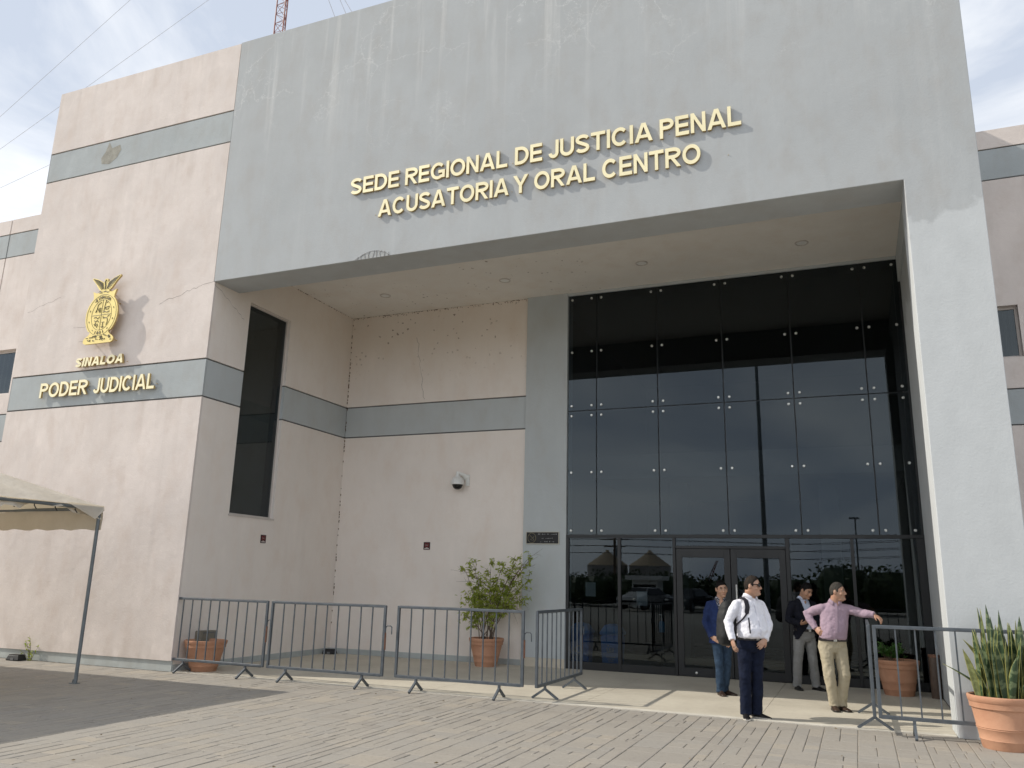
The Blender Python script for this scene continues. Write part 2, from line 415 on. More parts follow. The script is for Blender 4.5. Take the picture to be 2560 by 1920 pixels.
# pilaster left of the glass
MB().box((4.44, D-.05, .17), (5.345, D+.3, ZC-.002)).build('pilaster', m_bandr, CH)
MB().box((4.436, D-.055, 0), (5.349, D+.3, .168)).build('pilaster_base', m_base, CH)
# grey portal: beam, pillar, upper block
por = MB()
por.box((0, 0, ZS), (XO, .68, H))
por.v = []; por.f = []; por.mi = []
por.add([(0, 0, ZS), (XR, 0, ZS), (XR, 0, 0), (XO, 0, 0), (XO, 0, H), (0, 0, H), (0, .68, ZS), (XR, .68, ZS), (XR, .68, 0), (XO, .68, 0), (XO, .68, H), (0, .68, H)],
        [(0, 1, 2, 3, 4, 5), (11, 10, 9, 8, 7, 6)]+[(k, (k+1) % 6, 6+(k+1) % 6, 6+k) for k in range(6)])
por.box((11.66, .681, 0), (XO-.001, 5.2, ZS+.2))
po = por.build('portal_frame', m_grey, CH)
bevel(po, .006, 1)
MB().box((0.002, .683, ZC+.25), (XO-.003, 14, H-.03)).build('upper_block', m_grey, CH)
MB().box((0.0, .683, ZC), (11.70, D+.026, ZC+.247)).build('porch_ceiling', m_ceil, CH)
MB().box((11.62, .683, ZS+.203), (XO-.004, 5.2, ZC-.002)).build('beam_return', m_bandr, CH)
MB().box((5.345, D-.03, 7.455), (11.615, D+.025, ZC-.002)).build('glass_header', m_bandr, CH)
# lobby behind the glass
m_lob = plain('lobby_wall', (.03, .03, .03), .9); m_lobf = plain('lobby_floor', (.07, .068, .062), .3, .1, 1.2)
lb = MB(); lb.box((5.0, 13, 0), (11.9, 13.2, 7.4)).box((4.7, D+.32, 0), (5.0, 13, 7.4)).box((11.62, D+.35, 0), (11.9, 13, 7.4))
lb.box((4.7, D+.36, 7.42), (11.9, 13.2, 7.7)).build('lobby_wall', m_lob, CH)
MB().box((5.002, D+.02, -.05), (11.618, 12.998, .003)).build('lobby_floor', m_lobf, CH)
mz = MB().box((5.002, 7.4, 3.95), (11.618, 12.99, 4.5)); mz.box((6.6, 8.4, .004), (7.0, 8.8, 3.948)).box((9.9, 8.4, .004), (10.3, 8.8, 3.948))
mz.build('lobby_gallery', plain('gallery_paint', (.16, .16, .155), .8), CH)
MB().box((5.0, 13.22, 0), (XO-.01, 14, H-.04)).build('rear_wall', m_pink, CH)
MB().box((-.3, D+.31, 0), (4.69, 14, ZC+.24)).build('rear_block', m_lob, CH)
# side window
def window_box(parent, plane, a0, a1, z0, z1, dep, frame=.05, mat=m_lite, interior=True):
    """plane('x' or 'y', value, sign) : recessed window; a0..a1 along the wall"""
    ax, val, sg = plane
    def P(a, d, z): return (val+sg*d, a, z) if ax == 'x' else (a, val+sg*d, z)
    def bx(mb, a, b, d0, d1, c, e, mi=0):
        p, q = P(a, d0, c), P(b, d1, e); mb.box(tuple(min(*t) for t in zip(p, q)), tuple(max(*t) for t in zip(p, q)), mi)
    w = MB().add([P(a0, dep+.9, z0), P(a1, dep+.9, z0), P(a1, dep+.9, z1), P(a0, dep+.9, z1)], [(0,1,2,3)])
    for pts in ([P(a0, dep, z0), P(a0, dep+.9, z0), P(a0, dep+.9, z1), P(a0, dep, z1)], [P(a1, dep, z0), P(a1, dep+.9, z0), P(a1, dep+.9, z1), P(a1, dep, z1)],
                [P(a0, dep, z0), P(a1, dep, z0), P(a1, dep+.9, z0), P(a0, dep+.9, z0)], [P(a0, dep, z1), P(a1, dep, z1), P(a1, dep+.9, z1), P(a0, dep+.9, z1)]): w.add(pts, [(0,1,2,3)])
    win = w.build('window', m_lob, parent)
    f = MB(); bx(f, a0, a0+frame, dep-.03, dep+.03, z0, z1); bx(f, a1-frame, a1, dep-.03, dep+.03, z0, z1); bx(f, a0+frame, a1-frame, dep-.03, dep+.03, z0, z0+frame); bx(f, a0+frame, a1-frame, dep-.03, dep+.03, z1-frame, z1)
    f.build('frame', mat, win)
    g = MB(); bx(g, a0+frame, a1-frame, dep-.004, dep+.004, z0+frame, z1-frame); g.build('pane', m_glassw, win)
    return win
win = window_box(CH, ('x', 0., -1), SY0+.002, SY1-.002, SZ0+.002, SZ1-.002, .105, .022, m_lite)
ib = MB().box((-.7, SY0+.01, 4.60), (-.3, SY1-.01, 4.92)).box((-.75, SY0+.01, 3.75), (-.35, SY1-.01, 3.98)).box((-.8, SY0+.1, 2.7), (-.5, SY0+.5, 6.7))
ib.build('stair_landing', plain('landing_paint', (.40, .41, .38), .8), win)
MB().box((-.004, SY0-.02, SZ0-.035), (.015, SY1+.02, SZ0-.001)).build('sill', m_lite, win)
# glass panels
gx = [5.352, 5.956, 7.205, 8.467, 9.727, 10.978, 11.63]
for z0, z1 in ((4.985, 7.45), (2.505, 4.965)):
    for i in range(6):
        xa, xb = gx[i]+.011, gx[i+1]-.011
        pn = MB().box((xa, D, z0), (xb, D+.010, z1)).build('glass_panel', m_glass, CH)
        bx_ = [xa+(.07 if i == 0 else .09), xb-.09 if i < 5 else xb-.085]
        zz = (7.357, 6.212, 5.078) if z0 > 4 else (4.872, 3.722, 2.578)
        for x in bx_:
            for z in zz:
                bo = MB(); rr = [(.0, 0), (.024, .0), (.026, .008), (.018, .02), (.0, .024)]
                bo.loft([[(x+r*math.cos(k*math.pi/7), D-.001-h, z+r*math.sin(k*math.pi/7)) for k in range(14)] for r, h in rr[1:4]])
                bo.build('bolt', m_chrome, pn, smooth='auto')
ml = MB()
for x in gx[1:6]: ml.box((x-.014, D+.03, 2.5), (x+.014, D+.10, 7.45))
ml.box((5.35, D+.031, 4.958), (11.54, D+.099, 4.992)); ml.box((11.545, D+.012, 2.5), (11.658, D+.14, 7.45))
ml.build('mullion', m_alu, CH)
# ground floor frames and doors
fm = MB(); DF0, DF1 = D-.03, D+.05
for xa, xb, z1 in ((5.346, 5.40, 2.44), (6.375, 6.44, 2.44), (7.43, 7.485, 2.44), (9.43, 9.50, 2.44), (10.50, 10.555, 2.44), (11.53, 11.657, 2.44)): fm.box((xa, DF0, .004), (xb, DF1, z1))
fm.box((5.346, DF0-.004, 2.44), (11.658, DF1, 2.503))
for xa, xb in ((5.40, 6.375), (6.44, 7.43), (9.50, 10.50), (10.555, 11.53)): fm.box((xa, DF0+.003, .004), (xb, DF1-.003, .145))
fm.box((7.485, DF0+.003, 2.25), (9.43, DF1-.003, 2.30))
bevel(fm.build('door_frame', m_alu, CH), .004, 1)
for xa, xb, z0, z1 in ((5.40, 6.375, .145, 2.44), (6.44, 7.43, .145, 2.44), (9.50, 10.50, .145, 2.44), (10.555, 11.53, .145, 2.44), (7.485, 9.43, 2.30, 2.44)):
    MB().box((xa, D, z0), (xb, D+.008, z1)).build('side_light', m_glass, CH)
for xa, xb, hx in ((7.49, 8.468, 8.41), (8.476, 9.426, 8.57)):
    dr = MB(); a, b = D-.02, D+.035
    dr.box((xa, a, .012), (xa+.11, b, 2.245)).box((xb-.11, a, .012), (xb, b, 2.245)).box((xa+.11, a, .012), (xb-.11, b, .16)).box((xa+.11, a, 2.09), (xb-.11, b, 2.245))
    door = dr.build('door', m_alu, CH); bevel(door, .004, 1)
    MB().box((xa+.11, D, .16), (xb-.11, D+.008, 2.09)).build('pane', m_glass, door)
    MB().ell((xa+.32, D-.022, .075), (.022, .008, .022)).build('lock', m_chrome, door, smooth=True)
    if hx < 8.5: continue
    hd = MB().tube([(hx, D-.08, .95), (hx, D-.08, 1.62)], .014, 10); hd.tube([(hx, D-.08, 1.02), (hx, D-.02, 1.02)], .010, 8); hd.tube([(hx, D-.08, 1.55), (hx, D-.02, 1.55)], .010, 8)
    hd.build('handle', m_white, door, smooth='auto')
# ceiling lights
for x in (1.58, 4.38, 7.2, 10.07):
    dl = MB().lathe([(.115, -.001), (.118, -.012), (.098, -.016), (.094, -.004)], 28, (x, 3.35, ZC), 0, False).build('downlight', m_lite, CH, smooth='auto')
    MB().lathe([(.093, -.003), (.06, -.005), (.02, -.006)], 28, (x, 3.35, ZC)).build('lens', m_white, dl)
# wings to either side
def wing(x0, x1, y, ztop, wins, vgro, name='side_wing'):
    us = sorted([x0, x1]+[w[i] for w in wins for i in (0, 1)]+[g+s_ for g in vgro for s_ in (-.02, .02)])
    zs = sorted(set(zcuts(ztop-.001)+[w[i] for w in wins for i in (2, 3)]))
    def fn(u, z):
        for a, b, c, d in wins:
            if a < u < b and c < z < d: return None
        for g in vgro:
            if abs(u-g) < .02: return ('groove', .035)
        return zkey(z, .17, 'wall')
    MB().box((x0, y+.3, 0), (x1, y+9, ztop-.03)).box((x0+.01, y+.0355, ztop), (x1-.01, y+.3, ztop+.012)).build(name, m_pink, CH)
    wg = CH.children[-1] if False else [o for o in CH.children if o.name.startswith(name)][-1]
    for k, mb in gridwall(us, zs, fn, lambda u, z, d: (u, y+d, z), .34).items():
        for p in (islands(mb) if k in ('band', 'groove') else [mb]): p.build(NMS[k], MM[k], wg, recalc=False)
    for a, b, c, d in wins:
        w = MB(); f = .05
        w.box((a, y+.12, c), (a+f, y+.17, d)).box((b-f, y+.12, c), (b, y+.17, d)).box((a+f, y+.12, c), (b-f, y+.17, c+f)).box((a+f, y+.12, d-f), (b-f, y+.17, d))
        w.box((a+f, y+.145, c+f), (b-f, y+.152, d-f), 1); w.box((a, y+.25, c), (b, y+.295, d), 2)
        for k in range(9):
            t = a+f+(b-a-2*f)*(k+.5)/9; w.box((t-.04, y+.20, c+f), (t+.02, y+.205, d-f), 3)
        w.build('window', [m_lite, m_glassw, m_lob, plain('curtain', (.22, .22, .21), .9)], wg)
wing(-24, XL-.02, 2.72, 10.80, [(-10.6, -8.93, 5.9, 7.08), (-15.5, -13.8, 5.9, 7.08)], [-9.97, -14.9])
wing(XO+.01, 30, 6.58, 10.80, [(12.75, 13.80, 5.98, 7.02), (16.5, 18.0, 5.98, 7.02)], [15.4])
# small damage
dm = MB()
pat = [(-3.30, 10.335), (-3.20, 10.18), (-2.98, 10.22), (-2.93, 10.10), (-3.03, 9.93), (-3.22, 9.82), (-3.44, 9.86), (-3.48, 10.0), (-3.38, 10.12)]
dm.add([(x, YF+.0015, z) for x, z in pat], [tuple(range(len(pat)))]); dm.build('bare_patch', plain('bare_plaster', (.30, .29, .25), .95, .25, 7, bump=.006), CH)
def strip(pts, w, P):
    m = MB(); vs = []
    for i, (a, z) in enumerate(pts):
        ww = w*(.4+.6*rnd.random()); vs += [P(a, z-ww/2), P(a, z+ww/2)] if abs(pts[-1][0]-pts[0][0]) > abs(pts[-1][1]-pts[0][1]) else [P(a-ww/2, z), P(a+ww/2, z)]
    m.add(vs, [(2*i, 2*i+2, 2*i+3, 2*i+1) for i in range(len(pts)-1)]); return m
def wob(a, b, n, k): return [(a[0]+(b[0]-a[0])*i/n+rnd.uniform(-k, k), a[1]+(b[1]-a[1])*i/n+rnd.uniform(-k, k)) for i in range(n+1)]
m_crack = plain('crack_dark', (.20, .17, .15), .95)
for a, b, n, k, w in (((-.01, 6.86), (-1.3, 6.55), 16, .025, .008), ((-4.9, 6.75), (-4.0, 6.98), 12, .02, .007), ((-2.95, 6.25), (-3.5, 6.28), 8, .01, .006), ((-3.0, 5.95), (-3.3, 5.98), 6, .01, .006)):
    strip(wob(a, b, n, k), w, lambda x, z: (x, YF-.0015, z)).build('crack', m_crack, CH, recalc=False)
strip(wob((1.75, 6.9), (2.0, 5.42), 16, .03), .008, lambda x, z: (x, D-.0015, z)).build('crack', m_crack, CH, recalc=False)
strip(wob((.02, 6.79), (.9, 6.35), 14, .02), .007, lambda y, z: (.0015, y, z)).build('crack', m_crack, CH, recalc=False)
md = MB()
for i in range(70):
    z = .6+rnd.random()**.8*6.8; md.ell((.012*rnd.random(), D-.012*rnd.random(), z), (.012, .012, rnd.uniform(.01, .035)), 6, 4)
for i in range(150):
    x = rnd.random()*4.4; md.ell((x, D-.004, ZC-.004-.05*rnd.random()**3), (rnd.uniform(.005, .018), .008, .008), 5, 4)
for i in range(60):
    y = .9+rnd.random()*3.6; md.ell((.004, y, ZC-.006), (.008, rnd.uniform(.005, .02), .008), 5, 4)
tag(md.build('mud_spots', plain('dried_mud', (.14, .085, .05), .95), CH), kind='stuff')
# broken plaster with wire mesh on the beam's lower edge
em = MB(); 
for i in range(9):
    x = 3.1+i*.075; h = .11*math.sin(math.pi*(i+1)/10.5)+.02
    em.tube([(x, -.004, ZS+.002), (x+rnd.uniform(-.02, .03), -.006, ZS+h*.6), (x+rnd.uniform(-.02, .04), -.004, ZS+h)], .0024, 5)
em.tube([(3.05+i*.05, -.006, ZS+.13*math.sin(math.pi*i/14)+rnd.uniform(-.008, .008)) for i in range(15)], .002, 5)
em.add([(3.05, -.002, ZS+.001)]+[(3.05+i*.05, -.002, ZS+.005+.12*math.sin(math.pi*i/14)) for i in range(1, 14)]+[(3.75, -.002, ZS+.001)], [tuple(range(15))], 1)
em.build('exposed_mesh', [plain('dull_wire', (.14, .12, .11), .8), plain('bare_render', (.37, .38, .375), .95, .2, 20)], CH)

# ------------------------------------------------------------------ lettering
_g = {}
def glyph(ch, bold=.03, depth=.16, shear=0.):
    k = (ch, bold, depth, shear)
    if k not in _g:
        c = bpy.data.curves.new('glyph', 'FONT'); c.body = ch; c.extrude = depth/2; c.offset = bold; c.resolution_u = 4; c.shear = shear
        o = bpy.data.objects.new('glyph', c); COL.objects.link(o); dg = bpy.context.evaluated_depsgraph_get()
        me = bpy.data.meshes.new_from_object(o.evaluated_get(dg)); bpy.data.objects.remove(o); bpy.data.curves.remove(c)
        vs = [tuple(v.co) for v in me.vertices]; fs = [tuple(p.vertices) for p in me.polygons]; nz = [abs(p.normal.z) > .5 for p in me.polygons]
        bpy.data.meshes.remove(me); _g[k] = (vs, fs, nz)
    return _g[k]
def glyph_ext(g): xs_ = [v[0] for v in g[0]]; return min(xs_), max(xs_)
def arc_(cx, cy, rx, ry, a0, a1, n=14): return [(cx+rx*math.cos(R(a0+(a1-a0)*i/n)), cy+ry*math.sin(R(a0+(a1-a0)*i/n))) for i in range(n+1)]
def ribbon(pts, s, closed=False):
    n = len(pts); L_, R_ = [], []
    for i in range(n):
        p = Vector(pts[i]); a = Vector(pts[i-1]) if (i or closed) else None; c = Vector(pts[(i+1) % n]) if (i < n-1 or closed) else None
        d1 = (p-a).normalized() if a is not None else None; d2 = (c-p).normalized() if c is not None else None
        d1 = d1 or d2; d2 = d2 or d1; t = (d1+d2).normalized(); nn = Vector((-t.y, t.x)); k = 1/max(.5, nn.dot(Vector((-d1.y, d1.x))))
        L_.append(tuple(p+nn*s/2*k)); R_.append(tuple(p-nn*s/2*k))
    m = n if closed else n-1
    return L_+R_, [(i, (i+1) % n, n+(i+1) % n, n+i) for i in range(m)]
def poly(*p): return list(p), [tuple(range(len(p)))]
def rect(x0, y0, x1, y1): return poly((x0, y0), (x1, y0), (x1, y1), (x0, y1))
WID = dict(A=.98, C=.92, D=.86, E=.74, G=.97, I=0, J=.60, L=.70, N=.80, O=.99, P=.78, R=.86, S=.80, T=.82, U=.82, Y=.94)
def letter2d(c, s):
    w = WID[c] or s; h = s/2
    if c == 'I': return [rect(0, 0, s, 1)]
    if c == 'L': return [poly((0, 0), (w, 0), (w, s), (s, s), (s, 1), (0, 1))]
    if c == 'T': return [poly((w/2-h, 0), (w/2+h, 0), (w/2+h, 1-s), (w, 1-s), (w, 1), (0, 1), (0, 1-s), (w/2-h, 1-s))]
    if c == 'E': return [poly((0, 0), (w, 0), (w, s), (s, s), (s, .5-h), (w*.94, .5-h), (w*.94, .5+h), (s, .5+h), (s, 1-s), (w*.97, 1-s), (w*.97, 1), (0, 1))]
    if c == 'N': return [poly((0, 0), (s, 0), (s, .70), (w-s, 0), (w, 0), (w, 1), (w-s, 1), (w-s, .30), (s, 1), (0, 1))]
    if c == 'Y': return [poly((w/2-h, 0), (w/2+h, 0), (w/2+h, .42), (w, 1), (w-s*1.2, 1), (w/2, .58), (s*1.2, 1), (0, 1), (w/2-h, .42))]
    if c == 'A':
        q = s*1.1; ax = lambda y: q+(w/2-q)*y/.80
        return [poly((0, 0), (q, 0), (w/2, .80), (w-q, 0), (w, 0), (w/2+s*.62, 1), (w/2-s*.62, 1)), poly((ax(.20), .20), (w-ax(.20), .20), (w-ax(.20+s*.9), .20+s*.9), (ax(.20+s*.9), .20+s*.9))]
    if c == 'O': return [ribbon(arc_(w/2, .5, w/2-h, .5-h, 0, 360, 32)[:-1], s, True)]
    if c == 'C': return [ribbon(arc_(w/2, .5, w/2-h, .5-h, 42, 318, 24), s)]
    if c == 'G': return [ribbon(arc_(w/2, .5, w/2-h, .5-h, 42, 306, 24)+[(w-h, .17), (w-h, .455), (w*.54, .455)], s*.97)]
    if c == 'D': return [ribbon([(h, h), (.40*w, h)]+arc_(.40*w, .5, .60*w-h, .5-h, -80, 80, 14)+[(.40*w, 1-h), (h, 1-h)], s, True)]
    if c in 'PR':
        r = [rect(0, 0, s, 1), ribbon([(s, 1-h), (.50*w, 1-h)]+arc_(.50*w, .715, .50*w-h, .285-h, 80, -80, 12)+[(.50*w, .43+h), (s, .43+h)], s)]
        if c == 'R': r.append(poly((w*.36, .43), (w-s*1.2, 0), (w, 0), (w*.36+s*1.15, .43)))
        return r
    if c == 'S': return [ribbon(arc_(w/2, .73, w/2-h, .27-h, 18, 232, 16)+arc_(w/2, .27, w/2-h, .27-h, 52, -162, 16), s)]
    if c == 'U': return [ribbon([(h, 1), (h, .38)]+arc_(w/2, .38, w/2-h, .38-h, 188, 352, 14)+[(w-h, .38), (w-h, 1)], s)]
    if c == 'J': return [ribbon([(w-h, 1), (w-h, .30)]+arc_(w/2, .30, w/2-h, .30-h, -8, -172, 12), s)]
def word(parent, text, x0, x1, zb, zt, yf, thick, s, shear=0., gap=.095):
    ws = [WID[c] or s for c in text]; tot = sum(ws)+gap*(len(text)-1); kx = (x1-x0)/tot; kz = zt-zb; x = x0
    for c, w in zip(text, ws):
        m = MB()
        for pv, pf in letter2d(c, s):
            n = len(pv); P = [(x+a*kx+shear*b_*kz, zb+b_*kz) for a, b_ in pv]
            cnt = {}
            for f in pf:
                for i in range(len(f)): e = (f[i], f[(i+1) % len(f)]); cnt[tuple(sorted(e))] = cnt.get(tuple(sorted(e)), 0)+1
            o = len(m.v); m.v += [(a, yf, z) for a, z in P]+[(a, yf+thick, z) for a, z in P]
            for f in pf: m.f.append(tuple(i+o for i in f)); m.mi.append(0); m.f.append(tuple(i+o+n for i in reversed(f))); m.mi.append(1)
            for (a, b_), k in cnt.items():
                if k == 1: m.f.append((a+o, b_+o, b_+o+n, a+o+n)); m.mi.append(1)
        m.build('letter', [m_brass, m_brasss], parent); x += (w+gap)*kx
def remap(x, z, yo, yn): k = (10.904+yn)/(10.904+yo); return 10.575-(10.575-x)*k, 1.58+(z-1.58)*k
def sign_words(par, words, yo, yf, thick, bold, shear=0.):
    for t, x0, x1, zb, zt in words:
        a, z0 = remap(x0, zb, yo, yf); b, z1 = remap(x1, zt, yo, yf); word(par, t, a, b, z0, z1, yf, thick, bold, shear)
sg1 = empty('wall_sign', (6.2, 0, 7.4), 'brass lettering in two long lines on the grey beam over the entrance', 'sign')
sign_words(sg1, [('SEDE', 2.975, 3.93, 7.962, 8.262), ('REGIONAL', 4.05, 5.90, 7.958, 8.262), ('DE', 6.03, 6.49, 7.955, 8.262), ('JUSTICIA', 6.595, 8.228, 7.958, 8.266), ('PENAL', 8.336, 9.497, 7.948, 8.266)], -.18, -.046, .036, .182)
sign_words(sg1, [('ACUSATORIA', 3.56, 5.936, 7.465, 7.768), ('Y', 6.01, 6.262, 7.463, 7.768), ('ORAL', 6.365, 7.343, 7.465, 7.770), ('CENTRO', 7.457, 8.915, 7.462, 7.775)], -.18, -.046, .036, .182)
sg2 = empty('wall_sign', (-2.4, 0, 5.4), 'short bold brass word under the coat of arms on the pink wall', 'sign')
sign_words(sg2, [('SINALOA', -3.02, -1.79, 5.37, 5.545)], -.2, -.05, .05, .25, .14)
sg3 = empty('wall_sign', (-2.4, 0, 4.9), 'brass two word lettering mounted on the grey band of the pink wall', 'sign')
sign_words(sg3, [('PODER', -3.865, -2.60, 4.818, 5.108), ('JUDICIAL', -2.434, -.93, 4.815, 5.105)], -.2, -.05, .04, .18)
# standoff pins of the signs
for par, yb, pts in ((sg1, -.012, [(x, z) for z in (8.1, 7.6) for x in np.arange(3.4, 9.3, .42)]), (sg3, -.012, [(x, 4.96) for x in np.arange(-3.8, -1., .34)]), (sg2, -.002, [(x, 5.45) for x in np.arange(-2.9, -1.8, .2)])):
    pm = MB()
    for x, z in pts: pm.tube([(x, yb, z), (x, YF+.01, z)], .006, 5)
    pm.build('standoff_pins', m_brasss, par)
# coat of arms
EC = empty('coat_of_arms', (-2.42, 0, 5.8), 'brass oval coat of arms topped by a spread winged eagle on pink wall', 'emblem')
ey = -.16
def E2(u, v):                                                # emblem coordinates from the photograph's drawing, metres on the wall
    x, z = -2.39+(u-.5)*.82, 5.765+v*1.365
    return remap(x, z, -.3, ey)
def ringpts(cu, cv, ru, rv, n, a0=0, a1=2*math.pi): return [(cu+ru*math.cos(a0+(a1-a0)*i/n), cv+rv*math.sin(a0+(a1-a0)*i/n)) for i in range(n+1)]
right = [(.5, 0.), (.90, .0), (.965, .02), (.975, .06), (.93, .095), (.86, .115), (.80, .150), (.79, .175)]
ov = [(.5+.50*math.cos(t), .414+.325*math.sin(t)) for t in np.linspace(R(-45), R(50), 14)]
right += ov+[(.83, .70), (.87, .775), (.74, .745), (.66, .75), (.63, .775), (.70, .80), (.82, .89), (.95, .965), (.945, .985), (.85, .975), (.70, .94), (.60, .905), (.56, .90), (.555, .945), (.5, .955)]
outl = right+[(1-u, v) for u, v in reversed(right[1:-1])]
def slab(poly, y0, y1):
    n = len(poly); P = [E2(u, v) for u, v in poly]
    return MB().add([(x, y0, z) for x, z in P]+[(x, y1, z) for x, z in P], [tuple(range(n)), tuple(range(2*n-1, n-1, -1))]+[(i, (i+1) % n, n+(i+1) % n, n+i) for i in range(n)])
pl = slab(outl, ey, ey+.035); pl.mi = [0, 1]+[1]*len(outl)
pl.build('plate', [plain('golden_brass', (.90, .72, .27), .36, .07, 2.5, .12), m_brasss], EC)
m_relief = plain('engraved_relief', (.10, .085, .04), .6, .35, 30)
def engrave(pts, w=.006, closed=False):
    m = MB(); q = [E2(u, v) for u, v in pts]; m.tube([(x, ey-.001, z) for x, z in q], w, 5); return m
rl = MB()
def addm(a, b): o = len(a.v); a.v += b.v; a.f += [tuple(i+o for i in f) for f in b.f]; a.mi += b.mi
for rr in (ringpts(.5, .414, .455, .300, 40), ringpts(.5, .414, .31, .222, 40)): addm(rl, engrave(rr, .004))
addm(rl, engrave([(.5, .19), (.5, .635)], .005)); addm(rl, engrave([(.19, .414), (.81, .414)], .005))
rl.build('ring_lines', m_relief, EC)
wg_ = MB(); r3 = random.Random(11)
for sgn in (1, -1):
    for k in range(9):
        t = k/8; a = (.5+sgn*(.05+.04*t), .80+.085*t); b = (.5+sgn*(.12+.30*t), .795+.175*t); addm(wg_, engrave([a, ((a[0]+b[0])/2, (a[1]+b[1])/2+.012), b], .008))
addm(wg_, engrave([(.5, .935), (.475, .90), (.5, .85), (.5, .79)], .014)); 
for k in range(14): u = .30+.36*r3.random(); addm(wg_, engrave([(u, .735+.04*r3.random()), (u+.06, .74+.03*r3.random())], .006))
wg_.build('eagle_relief', m_relief, EC)
ql = MB()
shapes = [[(.30, .50), (.36, .56), (.42, .50)], [(.33, .50), (.36, .61), (.45, .645)], [(.42, .49), (.42, .56), (.46, .56), (.46, .49)],
          [(.56, .50), (.58, .60), (.60, .66)], [(.60, .56), (.72, .57), (.70, .53), (.62, .53), (.60, .56)], [(.54, .49), (.60, .50), (.66, .485), (.74, .50)], [(.62, .63), (.66, .64)],
          [(.28, .42), (.34, .43), (.40, .40), (.46, .43)], [(.30, .38), (.36, .36), (.40, .38), (.45, .35)], [(.34, .35), (.38, .30), (.42, .27)], [(.31, .33), (.35, .30)], [(.40, .33), (.44, .29)],
          [(.56, .43), (.58, .40), (.62, .41)], [(.62, .41), (.70, .40), (.72, .35), (.69, .30)], [(.55, .34), (.62, .345)], [(.58, .33), (.58, .27)], [(.54, .28), (.58, .265), (.62, .28)], [(.70, .42), (.76, .44)]]
for qx_ in (0, 1):
    for qy_ in (0, 1):
        q1 = MB()
        for s_ in shapes:
            if (s_[0][0] > .5) == bool(qx_) and (s_[0][1] > .455) == bool(qy_): addm(q1, engrave([(u, v-.041) for u, v in s_], .0085))
        q1.build('quarter_relief', m_relief, EC)
for k in range(10):
    t = k*math.pi/5+.3; addm(ql, engrave([(.5+.385*math.cos(t), .414+.262*math.sin(t)), (.5+.385*math.cos(t+.1), .414+.262*math.sin(t+.1))], .007))
ql.build('border_marks', m_relief, EC)
bs = MB()
for k in range(34):
    u = .10+.8*r3.random(); v = .04+.075*r3.random()*(1-abs(u-.5)*.6); addm(bs, engrave([(u, v), (u+.05*r3.uniform(-1, 1), v+.02*r3.uniform(-1, 1)), (u+.07*r3.uniform(0, 1), v)], .007))
bs.build('base_relief', m_relief, EC)
def arcword(txt, a0, a1, size, flip):
    for i, ch in enumerate(txt):
        t = a0+(a1-a0)*i/(len(txt)-1); x, z = E2(.5+.385*math.cos(t), .414+.262*math.sin(t)); g = glyph(ch, .03, .04)
        an = (t-math.pi/2) if not flip else (t+math.pi/2); w = glyph_ext(g)
        m = MB(); cx_ = (w[0]+w[1])/2; cs, sn = math.cos(an), math.sin(an)
        m.v = [(x+((v[0]-cx_)*cs-(v[1]-.35)*sn)*size, ey-.004-(.003 if v[2] > 0 else 0), z+((v[0]-cx_)*sn+(v[1]-.35)*cs)*size) for v in g[0]]; m.f = list(g[1]); m.mi = [0]*len(m.f)
        m.build('letter', m_relief, EC)
arcword('SINALOA', R(122), R(58), .085, False); arcword('1831', R(252), R(288), .085, True)
st = MB()
for u, v in ((.15, .06), (.85, .06), (.2, .6), (.8, .6), (.5, .80)): x, z = E2(u, v); st.tube([(x, ey+.03, z), (x, YF+.01, z)], .009, 6)
st.build('standoff_pins', m_brasss, EC)

# ------------------------------------------------------------------ plaque, signs, dome camera
PQ = empty('wall_plaque', (4.87, D-.05, 2.43), 'black rectangular plaque in thin metal frame on grey pilaster by the glass', 'plaque')
px0, px1, pz0, pz1, py = 4.51, 5.21, 2.312, 2.556, D-.052
f = MB(); w = .012
f.box((px0, py-.022, pz0), (px0+w, py, pz1)).box((px1-w, py-.022, pz0), (px1, py, pz1)).box((px0+w, py-.022, pz0), (px1-w, py, pz0+w)).box((px0+w, py-.022, pz1-w), (px1-w, py, pz1))
f.build('frame', plain('plaque_frame', (.45, .43, .36), .4, .1, 8, .6), PQ)
MB().box((px0+w, py-.015, pz0+w), (px1-w, py-.001, pz1-w)).build('panel', m_black, PQ)
rg = MB(); cxp, czp = px0+.125, (pz0+pz1)/2
rg.tube([(cxp+.085*math.cos(t), py-.016, czp+.095*math.sin(t)) for t in np.linspace(0, 2*math.pi, 25)], .0045, 5)
for a in ((-.05, .06, .01, .0), (.0, -.02, .05, .03), (-.03, -.03, .02, -.05), (.03, -.01, .05, -.06)): rg.tube([(cxp+a[0], py-.016, czp+a[1]), (cxp+a[2], py-.016, czp+a[3])], .004, 4)
rg.build('seal', plain('dull_gilt', (.24, .21, .13), .5, .2, 9, .4), PQ)
tx = MB(); rq = random.Random(5)
for z, n, xo in ((.075, 15, .0), (-.005, 9, .08), (-.07, 11, .05)):
    for k in range(n):
        if rq.random() < .2: continue
        x = px0+.26+xo+k*.027; tx.box((x, py-.0165, czp+z-.012), (x+rq.uniform(.006, .014), py-.0152, czp+z+rq.uniform(-.002, .012)))
tx.build('worn_letters', plain('worn_silver', (.30, .30, .30), .5), PQ)
m_sign = plain('dark_red_sign', (.045, .012, .012), .5); m_mark = plain('sign_marks', (.62, .60, .56), .6); m_ring = plain('sign_ring', (.25, .03, .03), .5)
